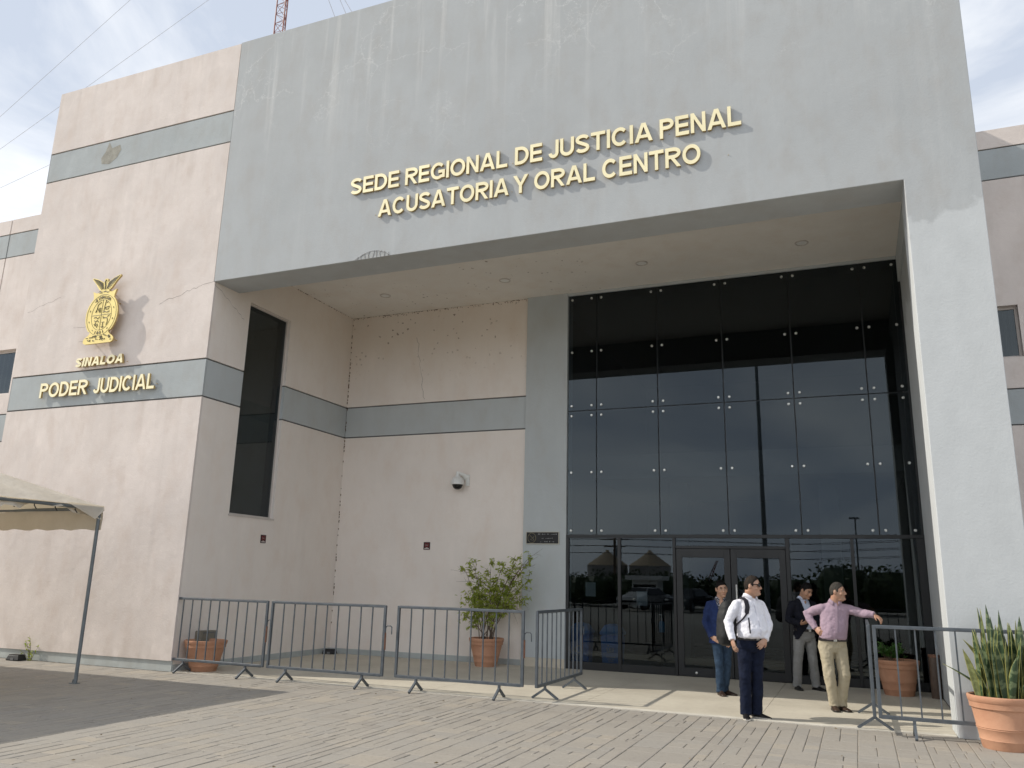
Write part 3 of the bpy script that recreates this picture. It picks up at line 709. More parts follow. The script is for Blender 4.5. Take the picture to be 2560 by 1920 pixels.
def nosmoke(P, label):
    e = empty('smoking_sign', P(0, 0, 0), label, 'sign', 'small square signs in the porch')
    def bx(a, b, c, d, y0, y1): return MB().box(*[tuple(f_(*t) for t in zip(P(a, y0, c), P(b, y1, d))) for f_ in (min, max)])
    bx(-.076, .076, -.078, .078, .003, .010).build('panel', m_sign, e)
    r = MB().tube([P(.042*math.cos(t), .012, .018+.042*math.sin(t)) for t in np.linspace(0, 2*math.pi, 21)], .005, 5); r.tube([P(-.028, .012, .046), P(.028, .012, -.010)], .004, 5); r.build('ban_ring', m_ring, e)
    k = bx(-.026, .012, .012, .021, .0105, .0115); addm(k, bx(.014, .024, .012, .021, .0105, .0115)); addm(k, bx(-.055, .055, -.062, -.048, .0105, .0115)); addm(k, bx(-.022, .022, -.042, -.034, .0105, .0115)); k.build('pictogram', m_mark, e)
nosmoke(lambda a, d, z: (0+d, 2.04+a, 2.265+z), 'small dark square sign on porch side wall under the tall window')
nosmoke(lambda a, d, z: (2.247+a, D-d, 2.266+z), 'small dark square sign on porch back wall below the dome camera')
DC = empty('dome_camera', (3.0, D-.25, 3.6), 'white dome security camera on a bracket on the pink back wall', 'camera')
cx, cy, cz = 2.99, D-.17, 3.53
MB().lathe([(.05, .185), (.055, .155), (.10, .13), (.125, .09), (.135, .02), (.138, 0), (.132, -.012)], 28, (cx, cy, cz)).build('housing', m_white, DC, smooth='auto')
MB().lathe([(.112, -.013), (.108, -.025), (.10, -.05), (.085, -.08), (.05, -.105), (.02, -.113)], 24, (cx, cy, cz)).build('dome', plain('smoked_dome', (.008, .008, .009), .08), DC, smooth=True)
MB().lathe([(.032, .18), (.036, .21), (.036, .25), (.028, .265)], 16, (cx, cy, cz)).build('collar', m_white, DC, smooth='auto')
bk = MB().tube([(cx, cy, cz+.235), (cx+.09, cy+.08, cz+.20), (cx+.15, D-.02, cz+.13)], [(.022, .03), (.022, .04), (.022, .09)], 10); bk.box((cx+.12, D-.022, cz-.03), (cx+.20, D-.001, cz+.21))
for z in (-.01, .19): bk.ell((cx+.18, D-.026, cz+z), (.012, .008, .012), 8, 5)
bk.build('bracket', m_white, DC, smooth='auto')

# ------------------------------------------------------------------ barricades
def make_barricade(L_):
    root = empty('barricade', (0, 0, 0)); t = .036; z0, z1 = .185, 1.19
    f = MB(); f.box((0, -t/2, z0), (t, t/2, z1)).box((L_-t, -t/2, z0), (L_, t/2, z1)).box((t, -t/2, z1-t), (L_-t, t/2, z1)).box((t, -t/2, z0), (L_-t, t/2, z0+t))
    bevel(f.build('frame', m_rail, root), .004, 1)
    n = 9
    for k in range(n):
        x = t+(L_-2*t)*(k+1)/(n+1); MB().box((x-.008, -.008, z0+t), (x+.008, .008, z1-t)).build('bar', m_rail, root)
    for x in (.36, L_-.36):
        l = MB().box((x-.016, -.016, .125), (x+.016, .016, z0)); l.bar((x, 0, .14), (x, -.19, .012), .03); l.bar((x, 0, .14), (x, .19, .012), .03); l.build('leg', m_rail, root)
    h = MB().tube([(L_+.004, 0, .60), (L_+.004, 0, .86), (L_+.012, 0, .885), (L_+.035, 0, .90), (L_+.085, 0, .90), (L_+.105, 0, .88), (L_+.108, 0, .78)], .0085, 7)
    h.tube([(L_+.006, -.004, .56), (L_+.006, -.004, .80)], .014, 7, 1); h.build('hook', [m_rail, m_rust], root)
    return root
BG = 'steel crowd barricades around the porch'
bar0 = make_barricade(2.03); bar1 = make_barricade(2.10)
def place(o, x, y, rz, label): o.location = (x, y, 0); o.rotation_euler = (0, 0, rz); tag(o, label, 'barricade', BG)
place(bar0, -.13, .07, R(-1.8), 'grey steel barricade at the pink wall corner, in front of the leftmost pot')
place(bar1, 1.96, .01, 0, 'grey steel barricade second from the pink wall corner, before the empty porch corner')
bc = copy_tree(bar0); place(bc, 4.23, .05, R(-.3), 'grey steel barricade in front of the pot holding the leafy shrub')
bd = copy_tree(bar0); place(bd, 6.45, .02, R(90), 'grey steel barricade turned inward beside the dark glass, left of the four men')
be = copy_tree(bar0); place(be, 10.65, -.24, R(90), 'grey steel barricade seen edge-on that the man in the mauve shirt leans on')
bf = copy_tree(bar1); place(bf, 10.69, -.27, 0, 'grey steel barricade running right behind the snake plant pot')

# ------------------------------------------------------------------ pots
def pot(c, rb, rt, h, label, seg=48):
    e = empty('plant_pot', c, label, 'plant pot', 'terracotta pots')
    rh = h*.24
    def rr(z): return rb+(rt*.90-rb)*(z/(h-rh))
    prof = [(rb*.97, 0), (rb, .012), (rr(h*.16), h*.16), (rr(h*.16)+.006, h*.175), (rr(h*.19), h*.19), (rr(h*.36), h*.36), (rr(h*.36)+.006, h*.375), (rr(h*.39)+.0, h*.39), (rr(h*.40)+.006, h*.405), (rr(h*.42), h*.42),
            (rr(h-rh), h-rh), (rt*.95, h-rh+.004), (rt*.965, h-rh*.55), (rt*.985, h-rh*.5), (rt, h-rh*.30), (rt*1.01, h-rh*.12), (rt*.995, h-.004), (rt*.96, h), (rt*.91, h-.012), (rt*.88, h-.06)]
    MB().lathe(prof, seg, c, 0, True).build('pot_body', m_terra, e, smooth='auto')
    MB().lathe([(rt*.885, h-.055), (rt*.5, h-.045), (.01, h-.04)], 24, c).build('soil', m_soil, e)
    return e
pot((.33, .43, 0), .21, .345, .50, 'terracotta pot without a plant behind the barricade at the pink wall corner')
pot((3.92, 4.0, 0), .205, .335, .52, 'terracotta pot holding the leafy shrub by the pink back wall')
pot((11.06, 3.86, 0), .215, .325, .53, 'terracotta pot with low green plant in front of the dark glass')
pot((11.90, -.42, 0), .225, .325, .53, 'large terracotta pot with snake plant in the right foreground')
m_leafs = [None]
def leafmat(name, a, b_, trans=.25):
    b = NB(name); col = b.mix(b.rng(b.noise(9, 3), .3, .7), a, b_); m = b.done(col, .5)
    t = N(b.t, 'ShaderNodeBsdfTranslucent'); b.ln(col, t.inputs[0]); s_ = N(b.t, 'ShaderNodeMixShader'); s_.inputs[0].default_value = trans
    b.ln(b.b.outputs[0], s_.inputs[1]); b.ln(t.outputs[0], s_.inputs[2]); b.ln(s_.outputs[0], b.t.nodes['Material Output'].inputs[0]); return m
m_leaf = leafmat('shrub_leaf', (.23, .31, .035), (.46, .51, .09), .5); m_leaf2 = leafmat('herb_leaf', (.035, .10, .02), (.08, .19, .03)); m_tree = leafmat('tree_leaf', (.02, .045, .012), (.05, .08, .02), .1)
m_twig = plain('twig_bark', (.14, .10, .07), .9)
def leaf(mb, p, d, l, w, rr, mi=0):
    d = Vector(d).normalized(); s_ = d.cross(Vector((rr.uniform(-1, 1), rr.uniform(-1, 1), rr.uniform(.2, 1)))); s_.normalize(); n = s_.cross(d)
    p = Vector(p); m = p+d*l*.45+n*l*.06; t = p+d*l-n*l*.10
    mb.add([p, m+s_*w/2, t, m-s_*w/2], [(0, 1, 2), (0, 2, 3)], mi)
# shrub
SH = empty('shrub', (3.92, 4.0, .48), 'leafy shrub with thin bare twigs growing from the pot by the back wall', 'shrub')
rs = random.Random(21); br = MB(); lf = MB()
tips = [(-.50, 1.78, .02), (-.28, 1.92, -.1), (.02, 1.88, .1), (.32, 1.90, 0), (.62, 1.98, -.05), (.86, 2.02, .05), (.55, 1.55, .05), (.30, 1.45, -.1), (-.36, 1.20, .05), (-.10, 1.22, -.12), (-.40, .88, -.05), (.68, 1.25, .1), (.10, 1.55, .05), (.48, 1.78, .1), (.45, 1.15, -.05), (-.2, 1.5, 0), (.85, 1.62, 0)]
for i, (tx_, tz, ty) in enumerate(tips):
    b0 = Vector((3.92+rs.uniform(-.12, .12), 4.0+rs.uniform(-.08, .08), .47)); e_ = Vector((3.92+tx_, 3.98+ty*.9, tz))
    mid = b0.lerp(e_, .5)+Vector((-.10*tx_+rs.uniform(-.05, .05)-.03, rs.uniform(-.05, .05), .12)); P_ = [b0.lerp(mid, t)*(1-t)+mid.lerp(e_, t)*t for t in np.linspace(0, 1, 9)]
    br.tube(P_, [.010-.0009*k for k in range(9)], 5)
    for k in range(3, 9):
        for q in range(4):
            d = Vector((rs.uniform(-1, 1), rs.uniform(-.8, .8), rs.uniform(-.2, .9))).normalized(); ln_ = rs.uniform(.08, .24); e2 = P_[k]+d*ln_
            br.tube([P_[k], P_[k].lerp(e2, .5)+Vector((0, 0, .015)), e2], [.003, .0025, .0015], 4)
            if k >= 4 or rs.random() < .3:
                for _ in range(7):
                    pp = P_[k].lerp(e2, rs.uniform(.2, 1.05)); leaf(lf, pp, (rs.uniform(-1, 1), rs.uniform(-1, 1), rs.uniform(-1.0, .35)), rs.uniform(.055, .10), rs.uniform(.022, .038), rs)
for i in range(120):                                          # the tufts low on the left side
    a = Vector((3.92-.22+rs.gauss(0, .13), 3.95+rs.gauss(0, .12), 1.22+rs.gauss(0, .11))); leaf(lf, a, (rs.uniform(-1, .4), rs.uniform(-1, 1), rs.uniform(-1, .2)), rs.uniform(.06, .11), .032, rs)
for tx_, tz in ((1.25, 2.20), (1.15, 2.05), (1.05, 1.9), (-.86, 1.78), (-.75, 1.55), (.95, 1.1), (.8, .9), (1.0, 1.4), (.75, .8)):
    a = Vector((4.15+tx_*.2, 3.98, .9+.3*tz)); e_ = Vector((3.92+tx_*.93, 3.95+rs.uniform(-.15, .1), tz)); m_ = a.lerp(e_, .55)+Vector((0, 0, .10))
    br.tube([a, a.lerp(m_, .5)+Vector((0, 0, .03)), m_, e_], [.006, .005, .003, .0015], 5)
    for q in range(3): s_ = m_.lerp(e_, rs.random()*.6); br.tube([s_, s_+Vector((rs.uniform(-.05, .2)*(1 if tx_ > 0 else -1), rs.uniform(-.06, .06), rs.uniform(-.08, .12)))], [.002, .001], 4)
br.build('twigs', m_twig, SH, smooth=True); lf.build('foliage', m_leaf, SH, recalc=False)
# herb in the pot near the glass
HB = empty('potted_herb', (11.06, 3.86, .49), 'low bushy green herb in the pot by the dark glass', 'plant')
hb = MB(); hs = MB()
for i in range(26):
    a = Vector((10.98+rs.gauss(0, .08), 3.84+rs.gauss(0, .07), .48)); e_ = Vector((10.95+rs.gauss(0, .13), 3.82+rs.gauss(0, .11), .62+.17*rs.random())); hs.tube([a, e_], [.004, .002], 4)
    for k in range(24): leaf(hb, a.lerp(e_, rs.uniform(.4, 1.05))+Vector((rs.gauss(0, .02), rs.gauss(0, .02), 0)), (rs.uniform(-1, 1), rs.uniform(-1, 1), rs.uniform(-.2, 1)), rs.uniform(.03, .06), .03, rs)
hs.build('stems', m_twig, HB); hb.build('foliage', m_leaf2, HB, recalc=False)
# snake plant
def snakemat():
    b = NB('snake_leaf'); x, y, z = b.xyz(); u = N(b.t, 'ShaderNodeUVMap'); sp = N(b.t, 'ShaderNodeSeparateXYZ'); b.ln(u.outputs[0], sp.inputs[0])
    wv = b.math('ADD', b.math('MULTIPLY', sp.outputs[1], 9.), b.math('MULTIPLY', b.noise(18, 4), 2.4)); bands = b.rng(b.math('SINE', b.math('MULTIPLY', wv, 5.)), -.3, .7)
    col = b.mix(bands, (.03, .06, .024), (.125, .165, .08)); ed = b.math('ABSOLUTE', b.math('SUBTRACT', sp.outputs[0], .5))
    col = b.mix(b.rng(ed, .43, .47), col, (.27, .26, .07)); a = N(b.t, 'ShaderNodeAttribute', attribute_name='tone'); col = b.mix(b.rng(a.outputs['Fac'], .8, 1, 0, .5), col, (.27, .26, .08))
    return b.done(col, .42)
SP = empty('snake_plant', (11.90, -.42, .48), 'tall snake plant with banded upright leaves in the foreground pot', 'plant')
def snake():
    r = random.Random(15); v = []; f = []; uv = []; tone = []
    for i in range(66):
        a = r.uniform(0, 2*math.pi); q = .22*math.sqrt(r.random()); b0 = Vector((11.90+q*math.cos(a), -.42+q*math.sin(a), .47))
        h = r.choice((.35, .45, .55, .62, .70, .80, .92, 1.02))*r.uniform(.9, 1.08)*(1.0 if q < .16 else .8); lean = Vector((math.cos(a), math.sin(a), 0))*q*r.uniform(.1, .75)+Vector((r.uniform(-.05, .05), r.uniform(-.04, .04), 0))
        if i < 2: lean = Vector((-.34-.08*i, -.1+.07*i, 0)); h = (.62, .34, .25)[i]
        w = r.uniform(.068, .102); ph = r.uniform(0, math.pi); s_ = Vector((math.cos(ph), math.sin(ph), 0)); nn = Vector((-s_.y, s_.x, 0)); tn = r.random(); tw = r.uniform(-.5, .5); n = 10; o = len(v)
        for k in range(n+1):
            t = k/n; c = b0+lean*(t*t*.7+t*.3)+Vector((0, 0, h*t)); ww = w*(min(1, .62+t*1.3) if t < .55 else max(.02, 1-((t-.55)/.45)**1.9)); cs, sn = math.cos(tw*t), math.sin(tw*t); s2 = s_*cs+nn*sn; n2 = nn*cs-s_*sn
            for j, (e_, dd) in enumerate(((-.5, .0), (-.25, -.16), (0, -.22), (.25, -.16), (.5, .0))):
                v.append(c+s2*ww*e_+n2*ww*dd); uv.append((e_+.5, h*t)); tone.append(tn)
        for k in range(n):
            for j in range(4): a_ = o+k*5+j; f.append((a_, a_+1, a_+6, a_+5))
    me = bpy.data.meshes.new('leaves'); me.from_pydata([tuple(x) for x in v], [], f); me.materials.append(snakemat())
    ul = me.uv_layers.new(name='UVMap')
    for lp in me.loops: ul.data[lp.index].uv = uv[lp.vertex_index]
    at = me.attributes.new('tone', 'FLOAT', 'POINT'); at.data.foreach_set('value', tone); me.polygons.foreach_set('use_smooth', [True]*len(f)); me.update()
    o = bpy.data.objects.new('leaves', me); link(o, SP); md_ = o.modifiers.new('thick', 'SOLIDIFY'); md_.thickness = .004; return o
snake()
# little things on the ground
def bait(c, rz, label):
    e = empty('bait_box', c, label, 'box', 'black bait boxes'); k = MB(); k.loft([[(sx*a, sy*b, z) for sx, sy in ((-1, -1), (1, -1), (1, 1), (-1, 1))] for a, b, z in ((.13, .09, 0), (.135, .095, .02), (.115, .075, .085), (.105, .065, .095))])
    o = k.build('box_body', m_black, e); o.matrix_parent_inverse = Matrix.Identity(4); l = MB().box((-.11, -.07, .096), (.11, .07, .104)).build('lid', m_black, e); l.matrix_parent_inverse = Matrix.Identity(4)
    h = MB().box((-.03, -.098, .01), (.03, -.088, .05)).build('entry_hole', m_dark, e); h.matrix_parent_inverse = Matrix.Identity(4); e.rotation_euler = (0, 0, rz)
bait((-3.42, -.14, 0), .1, 'low black bait box on the paving at the foot of the left pink wall')
bait((.16, 4.32, 0), .3, 'low black bait box on the floor in the inner corner of the porch')
WD = empty('weed', (-3.20, -.04, 0), 'small green weed sprouting at the foot of the left pink wall', 'weed'); wm = MB(); wsx = MB()
for i in range(7):
    a = Vector((-3.2+rs.uniform(-.05, .05), -.03, 0)); e_ = a+Vector((rs.uniform(-.2, .12), rs.uniform(-.1, .02), rs.uniform(.15, .45))); wsx.tube([a, a.lerp(e_, .5)+Vector((.01, 0, .03)), e_], [.004, .003, .0015], 4)
    for k in range(12): leaf(wm, a.lerp(e_, rs.random()), (rs.uniform(-1, 1), rs.uniform(-1, .3), rs.uniform(-.2, .8)), rs.uniform(.03, .06), .025, rs)
wsx.build('stems', m_twig, WD); wm.build('foliage', m_leaf, WD, recalc=False)
GB = empty('wall_box', (.08, .55, .45), 'small grey metal box on the wall above the leftmost terracotta pot', 'box')
bevel(MB().box((.003, .50, .44), (.16, .86, .63)).build('box_body', plain('dull_box', (.22, .20, .16), .5), GB), .01); MB().box((.161, .80, .45), (.168, .85, .61)).build('latch', m_dark, GB); MB().box((.161, .53, .59), (.17, .78, .61)).build('lid_lip', m_dark, GB)
AB = empty('ash_bin', (11.66, 3.85, 0), 'narrow brown ash bin standing against the right grey jamb', 'bin')
MB().lathe([(.072, 0), (.077, .01), (.077, .58), (.073, .60)], 20, (11.575, 3.72, 0)).build('bin_body', plain('brown_bin', (.11, .075, .055), .6, .3, 8), AB, smooth='auto'); MB().lathe([(.076, .601), (.082, .61), (.082, .64), (.04, .645)], 20, (11.575, 3.72, 0)).build('ash_tray', plain('rusty_top', (.22, .11, .07), .7, .3, 20), AB, smooth='auto')

gr_ = MB(); rg_ = random.Random(31)
for i in range(150):
    x, y = rg_.uniform(-4, 12.5), rg_.uniform(-6, -.05)
    if rg_.random() < .4: leaf(gr_, (x, y, .012), (rg_.uniform(-1, 1), rg_.uniform(-1, 1), .05), rg_.uniform(.02, .05), .016, rg_)
    else: q = rg_.uniform(.003, .008); gr_.ell((x, y, q*.6), (q*1.3, q, q*.7), 6, 4, None, 1)
tag(gr_.build('ground_litter', [plain('dry_leaf', (.20, .15, .08), .9), plain('pale_grit', (.45, .42, .36), .9)]), 'scattered dry leaves and grit lying on the paving', 'litter', kind='stuff')
# ------------------------------------------------------------------ canopy tent
def fabricmat():
    b = NB('canopy_fabric'); f_ = b.noise(2.2, 6, .6); col = b.mix(b.rng(f_, .3, .7), (.64, .58, .49), (.76, .70, .61)); m = b.done(col, .7, b.bump(b.noise(3, 5, .5, (1, 1, 1)), .05, .6))
    t = N(b.t, 'ShaderNodeBsdfTranslucent'); t.inputs[0].default_value = (.62, .53, .37, 1); s_ = N(b.t, 'ShaderNodeMixShader'); s_.inputs[0].default_value = .30
    b.ln(b.b.outputs[0], s_.inputs[1]); b.ln(t.outputs[0], s_.inputs[2]); b.ln(s_.outputs[0], b.t.nodes['Material Output'].inputs[0]); return m
m_fab = fabricmat()
CT = empty('canopy_tent', (0.05, -1.82, 0), 'dirty white fabric canopy tent on grey steel poles at the left', 'tent')
x1, y1, x0, y0, ze = .05, -1.82, -6.0, -9.0, 2.5; ap = Vector((-3.0, -5.2, 3.88))
for x, y in ((x1, y1), (x0, y1), (x1, y0), (x0, y0)):
    p_ = MB().tube([(x, y, .006), (x, y, ze)], .026, 14); p_.box((x-.075, y-.045, 0), (x+.045, y+.045, .012)); p_.tube([(x-.055, y, .012), (x-.05, y, .055)], .008, 6); p_.build('pole', m_zinc, CT, smooth='auto')
fr = MB()
for a, b in (((x1, y1), (x1, y0)), ((x1, y1), (x0, y1)), ((x0, y0), (x1, y0)), ((x0, y0), (x0, y1))): fr.tube([(*a, ze), (*b, ze)], .026, 10)
for x, y in ((x1, y1), (x0, y1), (x1, y0), (x0, y0)): fr.tube([(x, y, ze), ap-Vector((0, 0, .06))], .02, 8)
fr.build('roof_frame', m_zinc, CT, smooth='auto')
fb = MB(); n = 26
cor = [(x1+.03, y1+.03), (x0-.03, y1+.03), (x0-.03, y0-.03), (x1+.03, y0-.03)]
for i in range(4):
    a, b = Vector((*cor[i], ze+.035)), Vector((*cor[(i+1) % 4], ze+.035)); grid = []
    for j in range(n+1):
        t = j/n; row = []
        for k in range(n+1):
            u = k/n; P_ = (a.lerp(b, u)).lerp(ap, t); sag = .07*math.sin(math.pi*u)*(1-t)+.05*math.sin(math.pi*t); w_ = .018*noise.noise(Vector((P_.x*1.6, P_.y*1.6, i)))*(math.sin(math.pi*u) if t < 1 else 0); P_ = P_-Vector((0, 0, sag*min(1, 4*u*(1-u)+.0)))+Vector((0, 0, w_)); row.append(P_)
        grid.append(row)
    fb.add([p for r_ in grid for p in r_], [(j*(n+1)+k, j*(n+1)+k+1, (j+1)*(n+1)+k+1, (j+1)*(n+1)+k) for j in range(n) for k in range(n)])
ro = fb.build('roof_fabric', m_fab, CT, smooth=True, recalc=False); bm = bmesh.new(); bm.from_mesh(ro.data); bmesh.ops.remove_doubles(bm, verts=bm.verts, dist=.002); bm.to_mesh(ro.data); bm.free()
for i in range(4):
    a, b = Vector((*cor[i], ze+.03)), Vector((*cor[(i+1) % 4], ze+.03)); out = Vector(((a+b)/2-ap)); out.z = 0; out.normalize(); vb = MB(); m_ = 60; vs = []; out = out*(-3.2 if i == 3 else 1)
    for k in range(m_+1):
        p_ = a.lerp(b, k/m_); h = (.34 if i == 0 else .10+.06*math.sin(k*.45)+.03*math.sin(k*1.7)) if 0 < i < 4 or i == 0 else .1
        ww = .018*math.sin(k*.9)+.012*math.sin(k*2.3)
        vs += [p_, p_+out*(.02+ww*.5)-Vector((0, 0, h*.5)), p_+out*(.01+ww)-Vector((0, 0, h+.012*math.sin(k*1.3)))]
    vb.add(vs, [(3*k+j, 3*k+3+j, 3*k+4+j, 3*k+1+j) for k in range(m_) for j in range(2)]); vo_ = vb.build('valance', m_fab, CT, smooth=True, recalc=False)
cf = MB().add([(x1+.035, y1+.04, ze+.045), (x1+.04, y1-.62, ze+.05), (x1+.05, y1-.10, ze-.16), (x1+.05, y1+.045, ze-.02), (x1-.12, y1+.05, ze-.02)], [(0, 1, 2, 3), (0, 3, 4)]).build('corner_flap', m_fab, CT, recalc=False)
tt = MB()
for k in range(6): y = y1-.4-k*.33; tt.tube([(x1-.03, y, ze+.0), (x1-.035, y, ze-.04), (x1-.02, y+.03, ze-.09)], .008, 5)
tt.build('ties', m_black, CT)

# ------------------------------------------------------------------ radio mast and wires
MT = empty('radio_mast', (-6.14, 8, 10.8), 'red lattice radio mast rising behind the roof of the building', 'mast')
lm = MB(); mxx, my = -6.14, 8.0; w = .36; tri = [(mxx-w/2, my-.1), (mxx+w/2, my-.1), (mxx, my+.21)]
for x, y in tri: lm.tube([(x, y, 10.6), (x, y, 36)], .022, 6)
lm.build('legs', m_red, MT); lx = MB(); z = 10.7; s_ = 0
while z < 35.6:
    for i in range(3):
        a, b = tri[i], tri[(i+1) % 3]
        if s_ % 2: a, b = b, a
        lx.tube([(*a, z), (*b, z+.36)], .009, 4); lx.tube([(*a, z), (*b, z)], .008, 4)
    z += .36; s_ += 1
lx.build('lattice', m_red, MT)
GW = 'guy wires of the radio mast'
for (zm, q, lab) in ((27.0, (-16.606, 6, 17.28), 'highest of the three guy wires sloping down to the left of the roof'), (23.0, (-16.269, 6, 15.93), 'middle guy wire of the three sloping down to the left'), (18.4, (-15.878, 6, 14.37), 'lowest of the three guy wires, meeting the pink block at its left edge')):
    a = Vector((mxx, my, zm)); d = Vector(q)-a; e_ = a+d*((a.z-.0)/-d.z if d.z < 0 else 3); tag(MB().tube([a, e_], .006, 5).build('guy_wire', m_wire), lab, 'wire', GW)
for zm, e_, lab in ((24.5, (-5.2, 20, 12.0), 'thin guy wire just right of the red mast above the roof edge'), (25.0, (-4.1, 21, 12.0), 'thin guy wire second to the right of the red mast'), (24.2, (-1.8, 24, 12.0), 'slanting guy wire third to the right of the red mast'), (34.0, (3.6, 21, 12.0), 'guy wire farthest right of the red mast')):
    tag(MB().tube([(mxx, my, zm), e_], .009, 5).build('guy_wire', m_wire), lab, 'wire', GW)

# ------------------------------------------------------------------ inside the lobby
m_blue = plain('blue_bin', (.08, .34, .95), .45, .08)
def bin_(x, y, label, txt):
    e = empty('recycling_bin', (x, y, 0), label, 'bin', 'blue recycling bins behind the glass'); k = MB(); k.loft([[(x+sx*a, y+sy*b, z) for sx, sy in ((-1, -1), (1, -1), (1, 1), (-1, 1))] for a, b, z in ((.17, .15, .01), (.20, .18, .62))]); bevel(k.build('bin_body', m_blue, e), .02)
    l = MB(); l.loft([[(x+sx*a, y+sy*b, z) for sx, sy in ((-1, -1), (1, -1), (1, 1), (-1, 1))] for a, b, z in ((.21, .19, .625), (.215, .195, .67), (.14, .12, .80), (.06, .06, .83))]); bevel(l.build('lid', plain('blue_lid', (.12, .42, 1.0), .45), e), .015)
    mk = MB()
    if txt == 'recycle':
        for i in range(3):
            a0 = i*2*math.pi/3+.3; pts = [(x+.065*math.cos(t), y-.185, .34+.065*math.sin(t)) for t in np.linspace(a0, a0+1.5, 6)]; mk.tube(pts, .010, 5)
            ta = a0+1.5; mk.add([(x+r*math.cos(ta+d), y-.19, .34+r*math.sin(ta+d)) for r, d in ((.040, 0), (.092, 0), (.066, .42))], [(0, 1, 2)])
    else:
        mk.tube([(x-.07, y-.18, .40), (x-.06, y-.18, .31), (x-.03, y-.18, .31), (x-.02, y-.18, .40)], .010, 5); mk.tube([(x+.01, y-.18, .40), (x+.01, y-.18, .31)], .010, 5); mk.tube([(x+.05, y-.18, .40), (x+.05, y-.18, .31)], .010, 5); mk.ell((x-.045, y-.18, .435), (.014, .006, .014), 8, 6)
    for k in range(3): mk.box((x-.09+.02*k, y-.172, .22-k*.035), (x+.09-.02*k, y-.166, .235-k*.035))
    mk.build('printed_mark', m_mark, e)
bin_(5.50, 5.02, 'blue recycling bin behind the glass, nearest the pilaster', 'recycle'); bin_(6.14, 5.0, 'blue bin behind the glass, second from the pilaster', 'uni')
HS = empty('sanitizer_stand', (7.0, 5.2, 0), 'clear blue hand sanitizer bottle on a thin stand behind the glass', 'dispenser')
MB().tube([(7.05, 5.2, .006), (7.05, 5.2, .69)], .02, 10).box((6.92, 5.08, .004), (7.18, 5.32, .02)).box((6.97, 5.13, .69), (7.13, 5.27, .705)).build('stand', m_alu, HS)
MB().lathe([(.055, .706), (.058, .72), (.058, .86), (.045, .90), (.02, .92)], 18, (7.05, 5.2, 0)).build('bottle', plain('blue_gel', (.12, .42, .75), .2), HS, smooth='auto'); MB().lathe([(.018, .921), (.018, .97), (.008, .972), (.008, 1.01), (.016, 1.012), (.016, 1.02)], 12, (7.05, 5.2, 0)).box((7.0, 5.19, 1.021), (7.06, 5.21, 1.035)).build('pump', m_white, HS, smooth='auto')
for x, z, lab in ((5.83, 1.47, 'pale sheet standing in for a sign reflection in the glass nearest the pilaster'), (6.83, 1.33, 'pale sheet standing in for a sign reflection in the second pane from the pilaster')):
    tag(MB().box((x-.10, D+.012, z-.13), (x+.10, D+.0135, z+.13)).build('sign_reflection_sheet', plain('reflected_white', (.55, .56, .56), .9)), lab, 'reflected_sheet', 'pale sheets standing in for sign reflections')  # pale sheets placed to imitate signs reflected in the glass

# ------------------------------------------------------------------ people
def smooth_union(mb, name, mats, parent, voxel, it=5, disp=None):
    o = mb.build(name, mats); md_ = o.modifiers.new('r', 'REMESH'); md_.mode = 'VOXEL'; md_.voxel_size = voxel
    s_ = o.modifiers.new('s', 'SMOOTH'); s_.factor = .5; s_.iterations = it
    dg = bpy.context.evaluated_depsgraph_get(); me = bpy.data.meshes.new_from_object(o.evaluated_get(dg)); bpy.data.objects.remove(o)
    if disp:
        amp, fr_ = disp
        for v in me.vertices:
            n_ = noise.noise(Vector((v.co.x*fr_*1.1, v.co.y*fr_*1.1, v.co.z*fr_*.8+.5*math.sin(v.co.x*9))))+.5*noise.noise(v.co*fr_*2.3); v.co += v.normal*amp*n_
    me.name = name
    for m in (mats if isinstance(mats, list) else [mats]):
        if not me.materials: me.materials.append(m)
    me.polygons.foreach_set('use_smooth', [True]*len(me.polygons)); me.update()
    return link(bpy.data.objects.new(name, me), parent)
def oring(c, lat, fwd_, hw, hd, n=20, e=2.4, fo=0.):
    out = []
    for k in range(n):
        t = 2*math.pi*k/n; cs, sn = math.cos(t), math.sin(t); a = math.copysign(abs(cs)**(2/e), cs); b = math.copysign(abs(sn)**(2/e), sn)
        out.append(Vector(c)+lat*(hw*a)+fwd_*(hd*b+fo))
    return out
def clothmat(name, c, var=.12, check=None, bump=.004, rough=.9):
    b = NB(name); f_ = b.noise(14, 5, .6); col = b.mix(b.rng(f_, .3, .7), sc(c, 1-var), sc(c, 1+var))
    if check:
        for axis in (0, 2):
            x_ = b.xyz()[axis]; s_ = b.rng(b.math('SINE', b.math('MULTIPLY', x_, 620. if axis == 0 else 560.)), -.2, .2); col = b.mix(b.math('MULTIPLY', s_, .5), col, check)
    nr = b.bump(b.noise(9, 5, .55, (1, 1, .5)), .02, .5); nr = b.bump(b.noise(220, 2), bump, .35, nr); return b.done(col, rough, nr, spec=.2)
m_belt = plain('black_leather', (.018, .014, .014), .4); m_hairb = plain('black_hair', (.006, .005, .005), .6, .4, 40, bump=.006, bscale=120, spec=.12); m_hairg = plain('greying_hair', (.026, .020, .016), .65, .6, 50, bump=.006, bscale=120, spec=.12); m_hairs = plain('salt_pepper_hair', (.05, .045, .039), .7, .5, 60, bump=.006, bscale=120, spec=.12)
def skinmat(name, c):
    b = NB(name); col = b.mix(b.rng(b.noise(12, 4), .35, .7), sc(c, .9), sc((c[0]*1.05, c[1]*.94, c[2]*.9), 1.05)); m = b.done(col, .5, b.bump(b.noise(160, 2), .001, .5)); b.b.inputs['Subsurface Weight'].default_value = .08; b.b.inputs['Subsurface Radius'].default_value = (.012, .005, .003); return m
